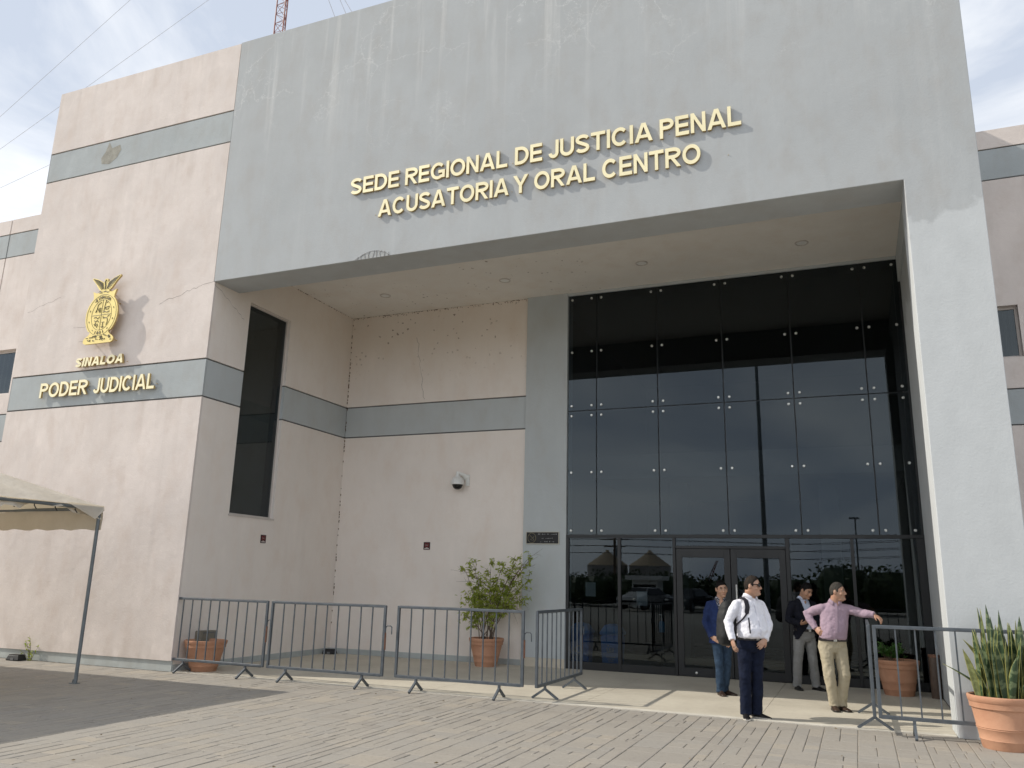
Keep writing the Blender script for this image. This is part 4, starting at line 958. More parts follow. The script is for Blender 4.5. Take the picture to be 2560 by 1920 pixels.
def person(sp, J):
    J = {k: Vector(v) for k, v in J.items()}; af = R(sp['face']); ah = R(sp['head'])
    fwd_ = Vector((math.sin(af), -math.cos(af), 0)); lat = Vector((math.cos(af), math.sin(af), 0))        # lat points to the person's left
    e = empty('person', ((J['anR'].x+J['anL'].x)/2, (J['anR'].y+J['anL'].y)/2, 0), sp['label'], 'person', 'men standing at the entrance')
    skin = sp['skin']; sk = MB(); V = Vector
    # head frame
    hy = V((math.sin(ah), -math.cos(ah), 0)); hx = V((math.cos(ah), math.sin(ah), 0)); hz = V((0, 0, 1))
    rm = Matrix.Rotation(R(sp.get('nod', 0)), 3, hx) @ Matrix.Rotation(R(sp.get('roll', 0)), 3, hy); hy, hx, hz = rm @ hy, rm @ hx, rm @ hz
    hc = J['head']; k_ = sp.get('hs', 1.)
    def HP(x, y, z): return hc+(hx*x+hy*y+hz*z)*k_
    fat = sp.get('fat', 0.)
    def headring(z, grow=0., n=24):
        t = max(-.995, min(.995, z/.118)); s_ = math.sqrt(1-t*t*.96) if t > 0 else math.sqrt(max(.02, 1-abs(t)**2.6*.62)); hw = .077*s_+grow; hf = .095*(s_ if t > 0 else 1-.10*abs(t)**2)+grow; hb_ = .098*(s_ if t > 0 else max(.3, 1-abs(t)*.55))+grow
        if t < -.2: hw *= 1-.20*(abs(t)-.2)*(1-fat)
        if t > .55: hf *= 1-.12*(t-.55)
        out = []
        for k in range(n):
            a = 2*math.pi*k/n; cs, sn = math.cos(a), math.sin(a); out.append((hw*cs, (hf if sn > 0 else hb_)*sn, z))
        return out
    zs_ = [-.118, -.112, -.10, -.085, -.065, -.045, -.02, .0, .02, .045, .07, .09, .105, .114, .1175]
    sk.loft([[HP(*p) for p in headring(z)] for z in zs_])
    sk.tube([HP(0, .088, .012), HP(0, .100, -.012), HP(0, .112, -.032), HP(0, .098, -.044)], [.010, .012, .0155, .012], 8)
    for s_ in (1, -1):
        sk.ell(HP(.014*s_, .097, -.038), (.010, .010, .009), 8, 6); sk.ell(HP(.081*s_, -.008, -.012), (.013, .022, .033), 10, 7, Matrix((hx, hy, hz)).transposed()); sk.ell(HP(.045*s_, .062, -.035), (.028, .024, .024), 8, 6); sk.ell(HP(.033*s_, .082, .026), (.026, .012, .009), 8, 6, Matrix((hx, hy, hz)).transposed())
    sk.ell(HP(0, .084, -.102), (.026, .018, .018), 8, 6); sk.ell(HP(0, .086, -.068), (.026, .013, .009), 8, 6, Matrix((hx, hy, hz)).transposed()); sk.ell(HP(0, .088, -.078), (.022, .012, .007), 8, 6, Matrix((hx, hy, hz)).transposed())
    nb = J['neck']; jaw = HP(0, -.022, -.055)
    sk.tube([nb-V((0, 0, .09)), nb, nb.lerp(jaw, .6), jaw], [.085+.01*fat, .064+.012*fat, .060+.012*fat, .062+.01*fat], 14)
    if fat: sk.ell(HP(0, .040, -.108), (.052, .05, .03), 10, 7)
    # slim body under the clothes
    pv = J['pelvis']; T = lambda t: pv.lerp(nb, t)
    sk.loft([oring(T(t), lat, fwd_, a, b, 16) for t, a, b in ((-.1, .10, .08), (.2, .11, .08), (.6, .12, .08), (.92, .09, .06))])
    for s_ in 'RL':
        sk.tube([J['hip'+s_], J['kn'+s_], J['an'+s_]], [.05, .042, .034], 10); sk.tube([J['sh'+s_], J['el'+s_], J['wr'+s_]], [.038, .034, .027], 10); sk.tube([J['sh'+s_].lerp(T(.9), .7), J['sh'+s_]], [.04, .04], 10)
        d = (J['tip'+s_]-J['wr'+s_]); ln_ = d.length; d.normalize(); hn = V(sp['palm'+s_]).normalized(); sd = d.cross(hn).normalized(); hn = sd.cross(d).normalized(); wr = J['wr'+s_]; c_ = sp.get('curl'+s_, .35); th = sp.get('thumb'+s_, 1)
        kn = wr+d*.095
        sk.tube([wr-d*.02, wr+d*.015, wr+d*.055, kn], [(.027, .020), (.031, .019), (.040, .017), (.040, .013)], 12, 0, sd)
        for q, (off, l) in enumerate(((-.030, .070), (-.010, .080), (.011, .075), (.030, .058))):
            b0 = kn+sd*(off*th)-d*.006; a1 = c_*(.8+.12*q); d1 = (d*math.cos(a1)+hn*math.sin(a1)); d2 = (d*math.cos(a1*2.1)+hn*math.sin(a1*2.1)); d3 = (d*math.cos(a1*2.9)+hn*math.sin(a1*2.9)); fan = sd*(off*th)*.12
            p1 = b0+d1*l*.45+fan; p2 = p1+d2*l*.33; p3 = p2+d3*l*.25; sk.tube([b0-d*.015, b0, p1, p2, p3], [.0095, .0095, .0088, .008, .006], 8)
        t0 = wr+d*.035-sd*(.032*th); t1 = t0+(d*.6-sd*th*.55+hn*.35).normalized()*.036; t2 = t1+(d*.85-sd*th*.1+hn*.4).normalized()*.030; sk.tube([t0-d*.01+sd*(.012*th), t0, t1, t2], [.013, .012, .0105, .007], 8)
    smooth_union(sk, 'body', skin, e, .0052, 3)
    # face details
    dk = MB(); wh = MB(); lp = MB()
    for s_ in (1, -1):
        wh.ell(HP(.032*s_, .0845, .006), (.013, .007, .0065), 10, 7, Matrix((hx, hy, hz)).transposed()); dk.ell(HP(.032*s_, .0905, .006), (.0055, .003, .0055), 8, 6, Matrix((hx, hy, hz)).transposed())
        dk.tube([HP(.014*s_, .0975, .026), HP(.033*s_, .0965, .032), HP(.052*s_, .083, .026)], [.0035, .0045, .003], 6); dk.tube([HP(.018*s_, .0915, .013), HP(.033*s_, .0935, .0155), HP(.048*s_, .084, .010)], [.0018, .0022, .0016], 5)
    lp.tube([HP(-.024, .091, -.074), HP(0, .1005, -.071), HP(.024, .091, -.074)], [.003, .0055, .003], 6)
    if not sp.get('glasses'): wh.build('eyes', sp['eyewhite'], e, smooth=True)
    dk.build('brows', sp['hairmat'], e, smooth=True); lp.build('lips', sp['lip'], e, smooth=True)
    # hair: a shell standing off the skull, hairline by direction
    hr = MB(); rings_ = []; n = 40
    for i in range(1, 26):
        th_ = math.pi*i/26*.80; row = []
        for k in range(n):
            a = 2*math.pi*k/n; x, y, z = math.sin(th_)*math.cos(a), math.sin(th_)*math.sin(a), math.cos(th_); fr_ = y
            line = (.80 if sp.get('bald') else .66)*max(0, fr_)**.7-.62*max(0, -fr_)**.6-.04
            if abs(x) > .60 and -.25 < fr_ < .35: line = -.10 if fr_ > .05 else -.02
            m0_ = z-line-.05*noise.noise(V((x*4, y*4, z*4))); inside = m0_ > 0; g = 1.012+min(1, max(0, m0_)/.3)*(.03+(.055*max(0, z))*sp.get('vol', 1))+.016*noise.noise(V((x*9, y*9, z*9+3)))
            if z > 0: bx_, by_ = .078, (.096 if y > 0 else .099)
            else: bx_, by_ = .078, (.095 if y > 0 else .099)
            f_ = g if inside else .90; row.append(HP(x*bx_*f_, y*by_*f_, z*.118*f_))
        rings_.append(row)
    hr.loft(rings_); hr.build('hair', sp['hairmat'], e, smooth=True)
    if sp.get('glasses'):
        g = MB()
        for s_ in (1, -1):
            g.tube([HP(.008*s_, .103, .006), HP(.020*s_, .104, .004), HP(.048*s_, .099, .006), HP(.068*s_, .084, .010)], [(.006, .012), (.006, .021), (.006, .022), (.005, .012)], 10, 0, hy)
            g.tube([HP(.068*s_, .085, .014), HP(.083*s_, .03, .014), HP(.086*s_, -.015, .008)], [.005, .0045, .004], 6)
        g.build('sunglasses', plain('black_lens', (.006, .006, .007), .12), e, smooth='auto')
    # clothes
    tor = sp['torso']; cl = MB(); cl.loft([oring(T(t), lat, fwd_, a, b, 24, 2.3, fo) for t, a, b, fo in tor])
    for s_, sg in (('R', -1), ('L', 1)):
        sh, el, wr = J['sh'+s_], J['el'+s_], J['wr'+s_]; sl = sp['sleeve']; inn = sh.lerp(T(.90), .62)
        cl.tube([inn, sh, sh.lerp(el, .3), sh.lerp(el, .65), el, el.lerp(wr, .3), el.lerp(wr, .7), wr+(wr-el).normalized()*.012], [sl[0]*.72, sl[0]*.93, sl[0]*.99, sl[0]*.9, sl[1], sl[1]*1.0, sl[2]*1.12, sl[2]], 14)
    shirt = smooth_union(cl, 'jacket' if sp.get('jacket') else 'shirt', sp['top'], e, .0085, 4, (.009, 15))
    if sp.get('jacket'):                                      # open front: cut a V and show the shirt inside
        bm = bmesh.new(); bm.from_mesh(shirt.data); vb = sp['vbot']; dele = []
        for v in bm.verts:
            rel = v.co-pv; u = rel.dot(lat)-sp.get('vx', 0); dp = rel.dot(fwd_); zt = rel.z/(nb.z-pv.z); ctr = (T(max(0, min(1, zt)))-pv).dot(fwd_)
            if dp-ctr > .03 and zt > vb and abs(u-(T(max(0, min(1, zt)))-pv).dot(lat)) < .012+.085*(zt-vb)/(1-vb): dele.append(v)
            elif zt > .985 and abs(u-(nb-pv).dot(lat)) < .075 and dp-ctr > -.03: dele.append(v)
            elif dp-ctr > .04 and sp.get('flare') and zt < vb and abs(u-(T(max(0, zt))-pv).dot(lat)) < sp['flare']*(vb-zt)+.012: dele.append(v)
        bmesh.ops.delete(bm, geom=dele, context='VERTS'); bm.to_mesh(shirt.data); bm.free(); md_ = shirt.modifiers.new('t', 'SOLIDIFY'); md_.thickness = .006
        si = MB(); si.loft([oring(T(t), lat, fwd_, a*.90, b*.92, 24, 2.3, fo) for t, a, b, fo in tor if t > .11]); smooth_union(si, 'shirt', sp['under'], e, .0085, 3, (.004, 17))
        lpl = MB()
        for sg in (1, -1):
            q = []
            for t in np.linspace(vb, .97, 7):
                j = (t-vb)/(1-vb); hw_ = .012+.085*j; b_ = np.interp(t, [x[0] for x in tor], [x[2] for x in tor]); fo_ = np.interp(t, [x[0] for x in tor], [x[3] for x in tor]); wdt = .055*math.sin(math.pi*min(1, .15+j*.75)); base = T(t)+fwd_*(b_*.97+fo_+.006); q += [base+lat*sg*hw_, base+lat*sg*(hw_+wdt)-fwd_*.012]
            lpl.add(q, [(2*i, 2*i+2, 2*i+3, 2*i+1) for i in range(6)])
        lo_ = lpl.build('lapels', sp['top'], e, recalc=False); md_ = lo_.modifiers.new('t', 'SOLIDIFY'); md_.thickness = .005
    # collar
    co = MB(); cm = sp.get('under', sp['top']); nc = nb+V((0, 0, .012)); up_ = (jaw-nb).normalized(); n = 30
    for side_ in (0,):
        r_ = .068+.012*fat; rows = []
        for h_, g in ((-.02, .012), (.008, .005), (.034, .001), (.035, .005), (.014, .011), (-.010, .022)):
            row = []
            for k in range(n+1):
                a = math.pi/2+.40+(2*math.pi-.80)*k/n; fr_ = max(0, math.sin(a)); dip = .05*fr_**2 if h_ > -.015 else .02*fr_**2
                row.append(nc+lat*math.cos(a)*(r_+g)+fwd_*math.sin(a)*(r_+g+.010*fr_)+up_*(h_-dip)+V((0, 0, -.012*fr_*(1 if g > .014 else 0))))
            rows.append(row)
        co.add([p for r__ in rows for p in r__], [(i*(n+1)+k, i*(n+1)+k+1, (i+1)*(n+1)+k+1, (i+1)*(n+1)+k) for i in range(len(rows)-1) for k in range(n)])
    col_ = co.build('collar', cm, e, smooth=True, recalc=False); md_ = col_.modifiers.new('t', 'SOLIDIFY'); md_.thickness = .003
    if not sp.get('jacket'):
        pk = MB(); q = []
        for t in np.linspace(.12, .96, 12):
            b_ = np.interp(t, [x[0] for x in tor], [x[2] for x in tor]); fo_ = np.interp(t, [x[0] for x in tor], [x[3] for x in tor]); c_ = T(t)+fwd_*(b_+fo_+.0035); q += [c_-lat*.016, c_+lat*.016]
        pk.add(q, [(2*i, 2*i+2, 2*i+3, 2*i+1) for i in range(11)])
        po_ = pk.build('placket', sp['top'], e, recalc=False); md_ = po_.modifiers.new('t', 'SOLIDIFY'); md_.thickness = .005
        pc = MB(); c_ = T(.70)+lat*.085; b_ = np.interp(.70, [x[0] for x in tor], [x[2] for x in tor]); 
    # trousers
    tr = MB(); h_ = sp['hips']; tr.loft([oring(T(t), lat, fwd_, a, b, 24, 2.3, fo) for t, a, b, fo in h_])
    for s_ in 'RL':
        hp, kn_, an = J['hip'+s_], J['kn'+s_], J['an'+s_]; lg = sp['leg']; fo = an+V((0, 0, -.045))
        tr.tube([hp+V((0, 0, .05)), hp-V((0, 0, .02)), hp.lerp(kn_, .35), hp.lerp(kn_, .7), kn_, kn_.lerp(an, .3), kn_.lerp(an, .7), an, fo], [lg[0]*.95, lg[0], lg[0]*.93, lg[0]*.80, lg[1], lg[1]*.99, lg[2]*1.02, lg[2], lg[2]*1.06], 16)
    smooth_union(tr, 'trousers', sp['bottom'], e, .0085, 4, (.009, 13))
    # belt
    t0, a0, b0, f0 = h_[-1]; be_ = MB(); rows = []
    for dt, g in ((-.035, .004), (-.034, .008), (.008, .008), (.010, .003)): rows.append(oring(T(t0)+V((0, 0, dt)), lat, fwd_, a0+g, b0+g, 40, 2.3, f0))
    be_.loft(rows, 0, False)
    if not sp.get('nobelt'):
        bo_ = be_.build('belt', m_belt, e, smooth='auto')
        bq = T(t0)+V((0, 0, -.013))+fwd_*(b0+f0+.010); MB().add([bq+lat*a+V((0, 0, z))+fwd_*d_ for d_ in (0, .006) for a, z in ((-.022, -.02), (.022, -.02), (.022, .02), (-.022, .02))], [(0,1,2,3),(4,5,6,7),(0,1,5,4),(1,2,6,5),(2,3,7,6),(3,0,4,7)]).build('buckle', m_chrome, bo_)
    # shoes
    for s_ in 'RL':
        an, to = J['an'+s_], J['toe'+s_]; d = V((to.x-an.x, to.y-an.y, 0)); ln_ = max(.22, min(.24, d.length+.05)); d.normalize(); sd = V((-d.y, d.x, 0)); b0 = V((an.x, an.y, 0))-d*.065; sh = MB(); so = MB()
        prof = [(0, .030, .045), (.02, .036, .075), (.06, .039, .098), (.10, .039, .088), (.14, .042, .066), (.19, .047, .050), (.235, .043, .040), (.262, .030, .032), (.272, .016, .024)]
        rows = []; srow = []
        for x, w_, h in prof:
            c_ = b0+d*x; rows.append([c_+sd*(w_*math.cos(a))+V((0, 0, .018+max(0, math.sin(a))*(h-.018))) for a in np.linspace(0, math.pi, 9)]+[c_-sd*w_*.9+V((0, 0, .016)), c_+sd*w_*.9+V((0, 0, .016))])
            srow.append([c_+sd*(w_+.004)+V((0, 0, .022)), c_-sd*(w_+.004)+V((0, 0, .022)), c_-sd*(w_+.002)+V((0, 0, .005)), c_+sd*(w_+.002)+V((0, 0, .005))])
        sh.loft(rows); so.loft(srow); ob = sh.build('shoe', sp['shoe'], e, smooth=True); so.build('sole', sp['sole'], ob)
        so2 = MB().tube([V((an.x, an.y, .07)), V((an.x, an.y, .13))], .036, 12); so2.build('sock', sp.get('sock', m_black), e, smooth=True)
    return e, T, lat, fwd_, J
eyew = plain('eye_white', (.50, .46, .43), .4); lipm = plain('lips', (.30, .12, .09), .5); lipm2 = plain('lips_pale', (.34, .16, .115), .5)
sk1 = skinmat('skin_tan', (.43, .265, .185)); sk2 = skinmat('skin_light', (.46, .285, .20)); sk3 = skinmat('skin_olive', (.41, .25, .17)); sk4 = skinmat('skin_warm', (.41, .245, .17))
m_sh_w = clothmat('white_cotton', (.74, .74, .80), .03); m_sh_p = clothmat('mauve_check', (.29, .195, .255), .06, (.42, .34, .40)); m_jb = clothmat('navy_wool', (.018, .032, .098), .15); m_jk = clothmat('black_wool', (.010, .011, .018), .2); m_shb = clothmat('pale_blue_cotton', (.55, .60, .74), .04)
m_je1 = clothmat('dark_denim', (.008, .012, .028), .3, bump=.006); m_je2 = clothmat('mid_denim', (.028, .050, .085), .35, bump=.006); m_tg = clothmat('grey_wool', (.24, .24, .235), .1); m_tk = clothmat('khaki_cotton', (.40, .355, .26), .07)
b = NB('patterned_shirt'); vo = b.voro(60); m_shp = b.done(b.mix(b.rng(vo.outputs[0], .35, .45), (.6, .6, .62), (.03, .03, .05)), .9)
m_sho_k = plain('black_shoe', (.012, .011, .011), .35, .2, 30); m_sho_b = plain('brown_shoe', (.035, .02, .014), .35, .3, 20); m_sol_w = plain('pale_sole', (.50, .47, .42), .7); m_sock = plain('navy_sock', (.02, .03, .07), .9)
TOR = lambda k, belly: [(.105, .174*k, .126*k+belly*.5, .01+belly*.4), (.14, .180*k, .130*k+belly*.75, .01+belly*.6), (.28, .183*k, .130*k+belly*.9, .012+belly*.6), (.48, .186*k, .125*k+belly*.5, .01+belly*.3), (.68, .195*k, .118*k, .006), (.82, .180*k, .105*k, 0), (.90, .145*k, .090*k, -.008), (.955, .105*k, .08*k, -.01), (1.0, .085*k, .072*k, -.008)]
HIP = lambda k, t: [(-.20, .12*k, .10*k, 0), (-.10, .172*k, .125*k, -.005), (.02, .175*k, .13*k, -.005), (t, .168*k, .125*k, .008)]
common = dict(eyewhite=eyew)
pw, Tw, latw, fww, Jw = person(dict(common, label='man in white shirt and dark jeans wearing sunglasses and a black backpack', face=46, head=84, nod=2, fat=.6, hs=1.0, bald=True, vol=.4, glasses=True, skin=sk1, lip=lipm, hairmat=m_hairg, top=m_sh_w, bottom=m_je1, shoe=m_sho_k, sole=m_sol_w,
    torso=TOR(1.02, .055), hips=HIP(1.02, .125), sleeve=(.070, .057, .042), leg=(.096, .075, .069), palmR=(.6, .5, 0), palmL=(-.5, .8, -.3), curlR=.28, curlL=.45, thumbR=1, thumbL=-1),
    {'pelvis':(9.265,.22,.90),'neck':(9.285,.22,1.462),'head':(9.322,.19,1.605),'shR':(9.125,.10,1.362),'elR':(9.025,.06,1.150),'wrR':(9.075,-.02,.945),'tipR':(9.112,-.05,.81),'shL':(9.395,.36,1.362),'elL':(9.485,.33,1.13),'wrL':(9.465,.13,.955),'tipL':(9.395,.06,.875),
     'hipR':(9.195,.18,.86),'knR':(9.195,.13,.49),'anR':(9.182,.16,.09),'hipL':(9.342,.26,.86),'knL':(9.33,.23,.49),'anL':(9.300,.27,.09),'toeR':(9.226,-.05,.0),'toeL':(9.50,.17,.0)})
pb, Tb, latb, fwb, Jb = person(dict(common, label='man in navy blazer and blue jeans standing half hidden behind the backpack', face=22, head=26, nod=10, roll=8, skin=sk2, lip=lipm, hairmat=m_hairb, top=m_jb, under=m_shp, jacket=True, vbot=.42, vx=0, bottom=m_je2, shoe=m_sho_b, sole=m_sho_b, nobelt=True,
    torso=[(-.16, .19, .135, .0), (.0, .185, .132, .0)]+TOR(.95, .015)[1:], hips=HIP(.92, .1), sleeve=(.068, .058, .046), leg=(.084, .064, .060), palmR=(.4, .7, 0), palmL=(-.5, .7, 0), thumbR=1, thumbL=-1),
    {'pelvis':(8.60,2.30,.83),'neck':(8.60,2.30,1.395),'head':(8.63,2.255,1.555),'shR':(8.44,2.23,1.305),'elR':(8.375,2.27,1.05),'wrR':(8.47,2.18,.84),'tipR':(8.58,2.12,.785),'shL':(8.76,2.37,1.305),'elL':(8.83,2.38,1.06),'wrL':(8.76,2.25,.83),'tipL':(8.71,2.18,.73),
     'hipR':(8.53,2.27,.80),'knR':(8.565,2.22,.43),'anR':(8.565,2.25,.09),'hipL':(8.675,2.33,.80),'knL':(8.665,2.31,.43),'anL':(8.61,2.36,.09),'toeR':(8.655,2.05,0),'toeL':(8.80,2.27,0)})
pk, Tk, latk, fwk, Jk = person(dict(common, label='man in black blazer and grey trousers looking down by the glass', face=38, head=50, nod=28, skin=sk3, lip=lipm, hairmat=m_hairb, top=m_jk, under=m_shb, jacket=True, vbot=.30, flare=.35, bottom=m_tg, shoe=m_sho_k, sole=m_sho_k, sock=m_sock,
    torso=[(-.14, .195, .135, .0), (.0, .187, .132, .0)]+TOR(.96, .012)[1:], hips=HIP(.99, .14), sleeve=(.070, .058, .046), leg=(.094, .072, .068), palmR=(.1, .4, .9), palmL=(-.2, .3, .9), curlR=.5, curlL=.5, thumbR=-1, thumbL=1),
    {'pelvis':(9.72,3.71,.86),'neck':(9.715,3.70,1.425),'head':(9.79,3.60,1.555),'shR':(9.555,3.60,1.325),'elR':(9.485,3.58,1.08),'wrR':(9.68,3.42,1.03),'tipR':(9.79,3.36,1.06),'shL':(9.87,3.82,1.325),'elL':(9.95,3.77,1.08),'wrL':(9.89,3.52,1.03),'tipL':(9.83,3.38,1.06),
     'hipR':(9.635,3.66,.80),'knR':(9.60,3.60,.44),'anR':(9.565,3.67,.09),'hipL':(9.79,3.76,.80),'knL':(9.82,3.71,.44),'anL':(9.845,3.77,.09),'toeR':(9.64,3.47,0),'toeL':(10.0,3.62,0)})
pp_, Tp, latp, fwp, Jp = person(dict(common, label='man in mauve checked shirt and khaki trousers, hand on hip, leaning on barricade', face=14, head=74, nod=0, fat=.3, vol=.5, skin=sk4, lip=lipm, hairmat=m_hairs, top=m_sh_p, bottom=m_tk, shoe=m_sho_b, sole=m_sho_k,
    torso=TOR(.97, .035), hips=HIP(1.05, .125), sleeve=(.066, .055, .042), leg=(.098, .076, .066), palmR=(.3, .9, 0), palmL=(0, .2, -1), curlR=.5, curlL=.55, thumbR=-1, thumbL=1),
    {'pelvis':(10.195,1.54,.86),'neck':(10.265,1.54,1.412),'head':(10.305,1.515,1.555),'shR':(10.095,1.50,1.325),'elR':(9.88,1.55,1.245),'wrR':(9.995,1.46,1.06),'tipR':(10.07,1.39,.99),'shL':(10.42,1.58,1.325),'elL':(10.60,1.54,1.27),'wrL':(10.745,1.47,1.262),'tipL':(10.84,1.43,1.20),
     'hipR':(10.11,1.51,.83),'knR':(10.135,1.45,.47),'anR':(10.17,1.51,.10),'hipL':(10.285,1.56,.83),'knL':(10.325,1.51,.47),'anL':(10.262,1.57,.10),'toeR':(10.22,1.30,0),'toeL':(10.37,1.39,0)})
# phone in the hands of the man in the black blazer
PH = empty('phone', (9.83, 3.36, 1.08), 'dark phone held by the man in the black blazer', 'phone'); mp_ = MB().box((9.80, 3.345, 1.035), (9.87, 3.355, 1.17)); bevel(mp_.build('phone_body', m_black, PH), .004); MB().box((9.804, 3.3555, 1.045), (9.866, 3.3565, 1.16)).build('screen', plain('dark_screen', (.02, .025, .03), .1), PH)
# backpack on the back of the man in white
m_pack = plain('black_nylon', (.009, .010, .011), .7, .3, 14, bump=.01, bscale=12); m_strap = plain('strap_nylon', (.012, .010, .018), .7, .2)
BP = empty('backpack', tuple(Tw(.4)-fww*.2), 'black backpack worn on the back of the man in the white shirt', 'backpack')
bk = MB(); ctr = lambda t: Tw(t)-fww*.265-latw*.115
bk.loft([oring(ctr(t), latw, fww, a, b_, 24, 3.2) for t, a, b_ in ((-.10, .09, .04), (-.06, .145, .085), (.1, .165, .115), (.35, .165, .12), (.6, .155, .105), (.78, .13, .085), (.88, .085, .05), (.91, .04, .02))])
smooth_union(bk, 'pack_body', m_pack, BP, .012, 6, (.008, 9))
pk2 = MB().loft([oring(ctr(t)-fww*.095, latw, fww, a, b_, 20, 3.4) for t, a, b_ in ((-.02, .10, .03), (.05, .125, .045), (.3, .125, .045), (.38, .10, .03))]); smooth_union(pk2, 'front_pocket', m_pack, BP, .012, 5)
for sg in (-1,):
    q = [Tw(.80)-fww*.13+latw*sg*.085, Tw(.95)-fww*.055+latw*sg*.115, Tw(.985)+fww*.005+latw*sg*.125, Tw(.93)+fww*.085+latw*sg*.135, Tw(.78)+fww*.125+latw*sg*.140, Tw(.62)+fww*.125+latw*sg*.158, Tw(.50)+fww*.08+latw*sg*.190, Tw(.38)-fww*.02+latw*sg*.205, Tw(.15)-fww*.12+latw*sg*.165]
    P_ = []
    for i in range(len(q)-1):
        for k in range(4): P_.append(q[i].lerp(q[i+1], k/4))
    P_.append(q[-1]); n = len(P_); P2 = [P_[0]]+[(P_[i-1]+P_[i]*2+P_[i+1])/4 for i in range(1, n-1)]+[P_[-1]]
    MB().tube(P2, [((.036 if i < 20 else .013), .008) for i in range(n)], 10, 0, latw).build('strap', m_strap, BP, smooth='auto')
    MB().tube([Tw(.55)+fww*.155+latw*sg*.150, Tw(.40)+fww*.172+latw*sg*.150, Tw(.22)+fww*.182+latw*sg*.148], [(.011, .004)]*3, 8, 0, latw).build('strap_tail', m_strap, BP)

# ------------------------------------------------------------------ what the dark glass mirrors: the far side of the plaza
def treeline():
    r = random.Random(9); tl = MB()
    for i in range(95):
        x = -48+i*1.0+r.uniform(-.6, .6); y = -43+r.uniform(-2.5, 2.5); h = 2.5+1.1*max(0, noise.noise(Vector((x*.09, 4, 0))))*1.6+(1.0 if x > 9 else 0); w_ = r.uniform(1.0, 1.7)
        tl.ell((x, y, h*.42), (w_*.8, w_*.8, h*.44), 8, 6)
        for k in range(190):
            a = r.uniform(0, 6.283); q = r.random()**.5; p_ = (x+w_*1.1*q*math.cos(a), y+w_*1.1*q*math.sin(a), h*(.08+.95*r.random()**.8)*(1-.25*q)); leaf(tl, p_, (r.uniform(-1, 1), r.uniform(-1, 1), r.uniform(-.5, 1)), r.uniform(.22, .45), r.uniform(.14, .26), r)
    return tag(tl.build('hedge_trees', m_tree, recalc=False), 'dense dark green tree belt across the plaza, mirrored in the glass', 'trees', kind='stuff')
treeline()
m_silo = plain('silo_steel', (.30, .29, .27), .5, .1, .3, .3)
for x, lab in ((-75, 'grain silo with conical roof mirrored at the left edge of the glass'), (-59, 'grain silo with conical roof mirrored nearer the doors')):
    e = empty('grain_silo', (x, -280, 0), lab, 'silo', 'grain silos far across the plaza'); MB().lathe([(7.5, 0), (7.5, 8.2)], 40, (x, -280, 0)).build('silo_wall', m_silo, e, smooth='auto'); MB().lathe([(7.8, 8.2), (.8, 13.2), (.6, 13.4), (.6, 13.9)], 40, (x, -280, 0)).build('silo_roof', plain('silo_roof', (.42, .33, .22), .6), e, smooth='auto')
SLp = empty('street_lamp', (5.75, -30, 0), 'tall grey street lamp pole mirrored in the upper glass', 'street lamp'); MB().tube([(5.75, -30, 0), (5.75, -30, 16)], [.16, .09], 12).build('pole', m_zinc, SLp, smooth='auto'); MB().tube([(5.75, -30, 15.8), (5.2, -30, 16.4), (4.4, -30, 16.6)], .05, 8).build('arm', m_zinc, SLp); bevel(MB().box((3.7, -30.15, 16.5), (4.5, -29.85, 16.68)).build('lamp_head', m_zinc, SLp), .04)
SL2 = empty('street_lamp', (10.7, -45, 0), 'short street lamp mirrored low in the right of the glass', 'street lamp'); MB().tube([(10.7, -45, 0), (10.7, -45, 6.6)], [.08, .05], 10).build('pole', m_zinc, SL2, smooth='auto'); MB().box((10.3, -45.1, 6.6), (11.0, -44.9, 6.72)).build('lamp_head', m_zinc, SL2)
UP = empty('utility_pole', (-11.5, -60, 0), 'wooden utility pole with cross arms and wires mirrored by the pilaster', 'utility pole'); MB().tube([(-11.5, -60, 0), (-11.5, -60, 6.4)], [.16, .12], 10).build('pole', m_twig, UP, smooth='auto')
k = MB(); k.bar((-13, -60, 5.9), (-10, -60, 5.9), .12).bar((-12.6, -60, 5.2), (-10.4, -60, 5.2), .12); k.build('cross_arm', m_twig, UP); k = MB().lathe([(.25, 4.2), (.28, 4.3), (.28, 5.0), (.2, 5.1)], 14, (-11.1, -59.8, 0)); k.build('transformer', m_zinc, UP, smooth='auto')
k = MB()
for z in (5.95, 5.3, 4.6):
    for x in (-12.8, -10.2): k.tube([(x-40, -62, z+.6), (x-20, -61, z-.1), (x, -60, z), (x+18, -59.5, z-.5), (x+40, -59, z+.5)], .025, 4)
k.build('wires', m_black, UP)
KS = empty('guard_kiosk', (-3.6, -40, 0), 'small white guard kiosk with flat roof mirrored in the left glass', 'kiosk'); k = MB(); kx, ky = -3.2, -38.6
k.box((kx-.9, ky-.9, 0), (kx-.8, ky+.9, 1.9)).box((kx+.8, ky-.9, 0), (kx+.9, ky+.9, 1.9)).box((kx-.8, ky-.9, 0), (kx+.8, ky-.8, 1.9)).box((kx-.8, ky+.8, 0), (kx+.8, ky+.9, .9)).box((kx-.8, ky+.8, 1.6), (kx+.8, ky+.9, 1.9)).build('kiosk_wall', m_white, KS); MB().box((kx-1.3, ky-1.2, 1.902), (kx+1.3, ky+1.3, 2.2)).build('kiosk_roof', m_white, KS); MB().box((kx-.8, ky+.84, .9), (kx+.8, ky+.85, 1.6)).build('pane', m_glassw, KS)
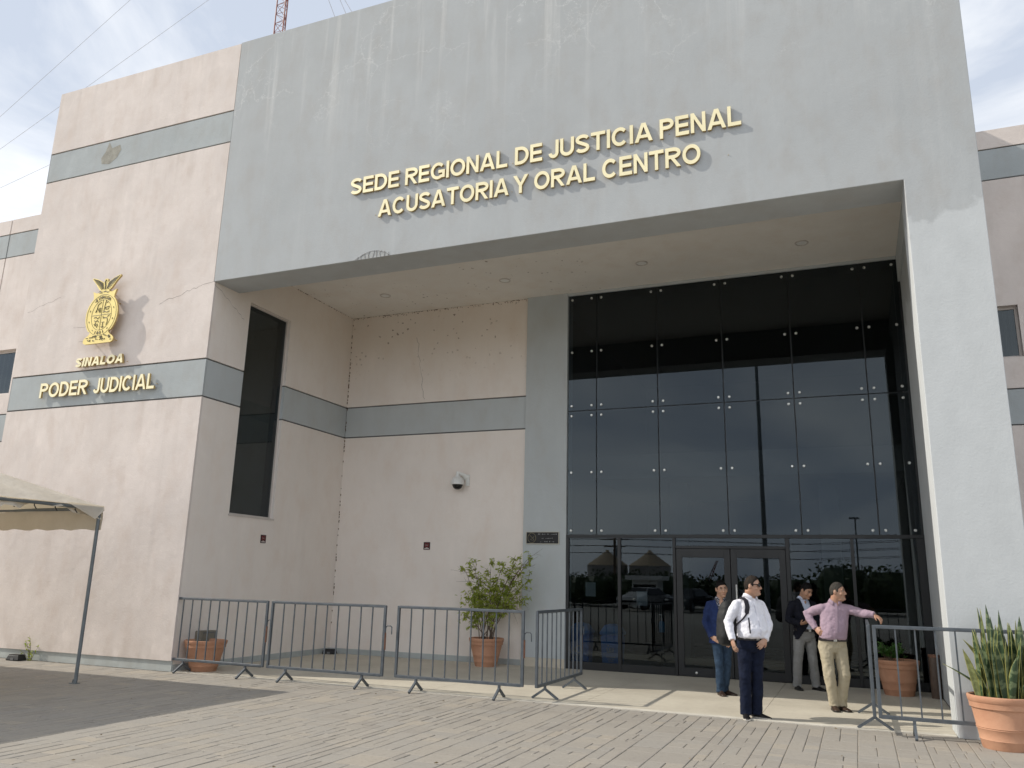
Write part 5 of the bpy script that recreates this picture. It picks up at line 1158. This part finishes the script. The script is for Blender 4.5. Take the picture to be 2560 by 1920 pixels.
def car(x, y, rz, paint, label):
    e = empty('parked_car', (0, 0, 0), label, 'car', 'cars parked across the plaza'); prof = [(-2.1, .35, .62, .80), (-2.05, .33, .80, .84), (-1.2, .33, .92, .86), (-.55, .33, 1.38, .70), (.7, .33, 1.42, .70), (1.5, .33, 1.02, .84), (2.0, .33, .95, .84), (2.1, .36, .70, .80)]
    bd = MB(); bd.loft([[(q, -w_, lo), (q, -w_*1.02, min(hi, .85)), (q, -w_*(.78 if hi > 1 else .9), hi), (q, w_*(.78 if hi > 1 else .9), hi), (q, w_*1.02, min(hi, .85)), (q, w_, lo)] for q, lo, hi, w_ in prof]); bevel(bd.build('car_body', paint, e), .05, 2)
    gl = MB(); gl.add([(-1.08, -.68, .98), (-1.08, .68, .98), (-.60, .56, 1.36), (-.60, -.56, 1.36)], [(0,1,2,3)]); gl.v = [(a-.015, b_, c_+.015) for a, b_, c_ in gl.v]
    for s_ in (1, -1): gl.add([(-.95, s_*.885*.93, .92), (1.35, s_*.885*.93, .96), (.75, s_*.60, 1.36), (-.5, s_*.60, 1.34)], [(0,1,2,3)])
    gl.build('car_window', plain('car_glass', (.01, .012, .014), .08), e)
    for qx in (-1.32, 1.30):
        for s_ in (1, -1):
            w_ = MB().loft([[(qx+r_*math.cos(t), s_*yy, .32+r_*math.sin(t)) for t in np.linspace(0, 2*math.pi, 20, endpoint=False)] for r_, yy in ((.30, .66), (.32, .70), (.32, .84), (.28, .86))]).build('wheel', m_black, e, smooth='auto'); MB().loft([[(qx+r_*math.cos(t), s_*yy, .32+r_*math.sin(t)) for t in np.linspace(0, 2*math.pi, 16, endpoint=False)] for r_, yy in ((.20, .862), (.05, .875))]).build('rim', m_zinc, w_)
    for s_ in (1, -1): MB().ell((-2.06, s_*.60, .68), (.06, .17, .08), 10, 7).build('headlight', m_chrome, e, smooth=True)
    MB().box((-2.13, -.45, .48), (-2.08, .45, .60)).build('grille', m_black, e)
    e.location = (x, y, 0); e.rotation_euler = (0, 0, rz)
car(-2.3, -34, R(-70), plain('white_paint', (.45, .45, .45), .25), 'white car parked across the plaza, mirrored beside the kiosk'); car(.4, -35, R(-75), plain('dark_paint', (.02, .02, .025), .2), 'black car parked across the plaza, mirrored left of the doors'); car(3.2, -35.5, R(-80), plain('grey_paint', (.12, .12, .13), .25), 'grey car parked across the plaza, mirrored behind the doors')
RM = empty('crane_jib', (-24.5, -200, 0), 'leaning red crane jib mirrored in the left door', 'crane'); k = MB()
for dx in (-.5, .5): k.tube([(-26+dx, -200, 1), (-22.8+dx*.3, -200, 8)], .12, 5)
for t in np.linspace(0, .95, 14): k.tube([(-26-.5+.5*t*.7+3.2*t, -200, 1+7*t), (-26+.5-.5*t*.7+3.2*(t+.07), -200, 1+7*(t+.07))], .06, 4)
k.build('jib', m_red, RM)
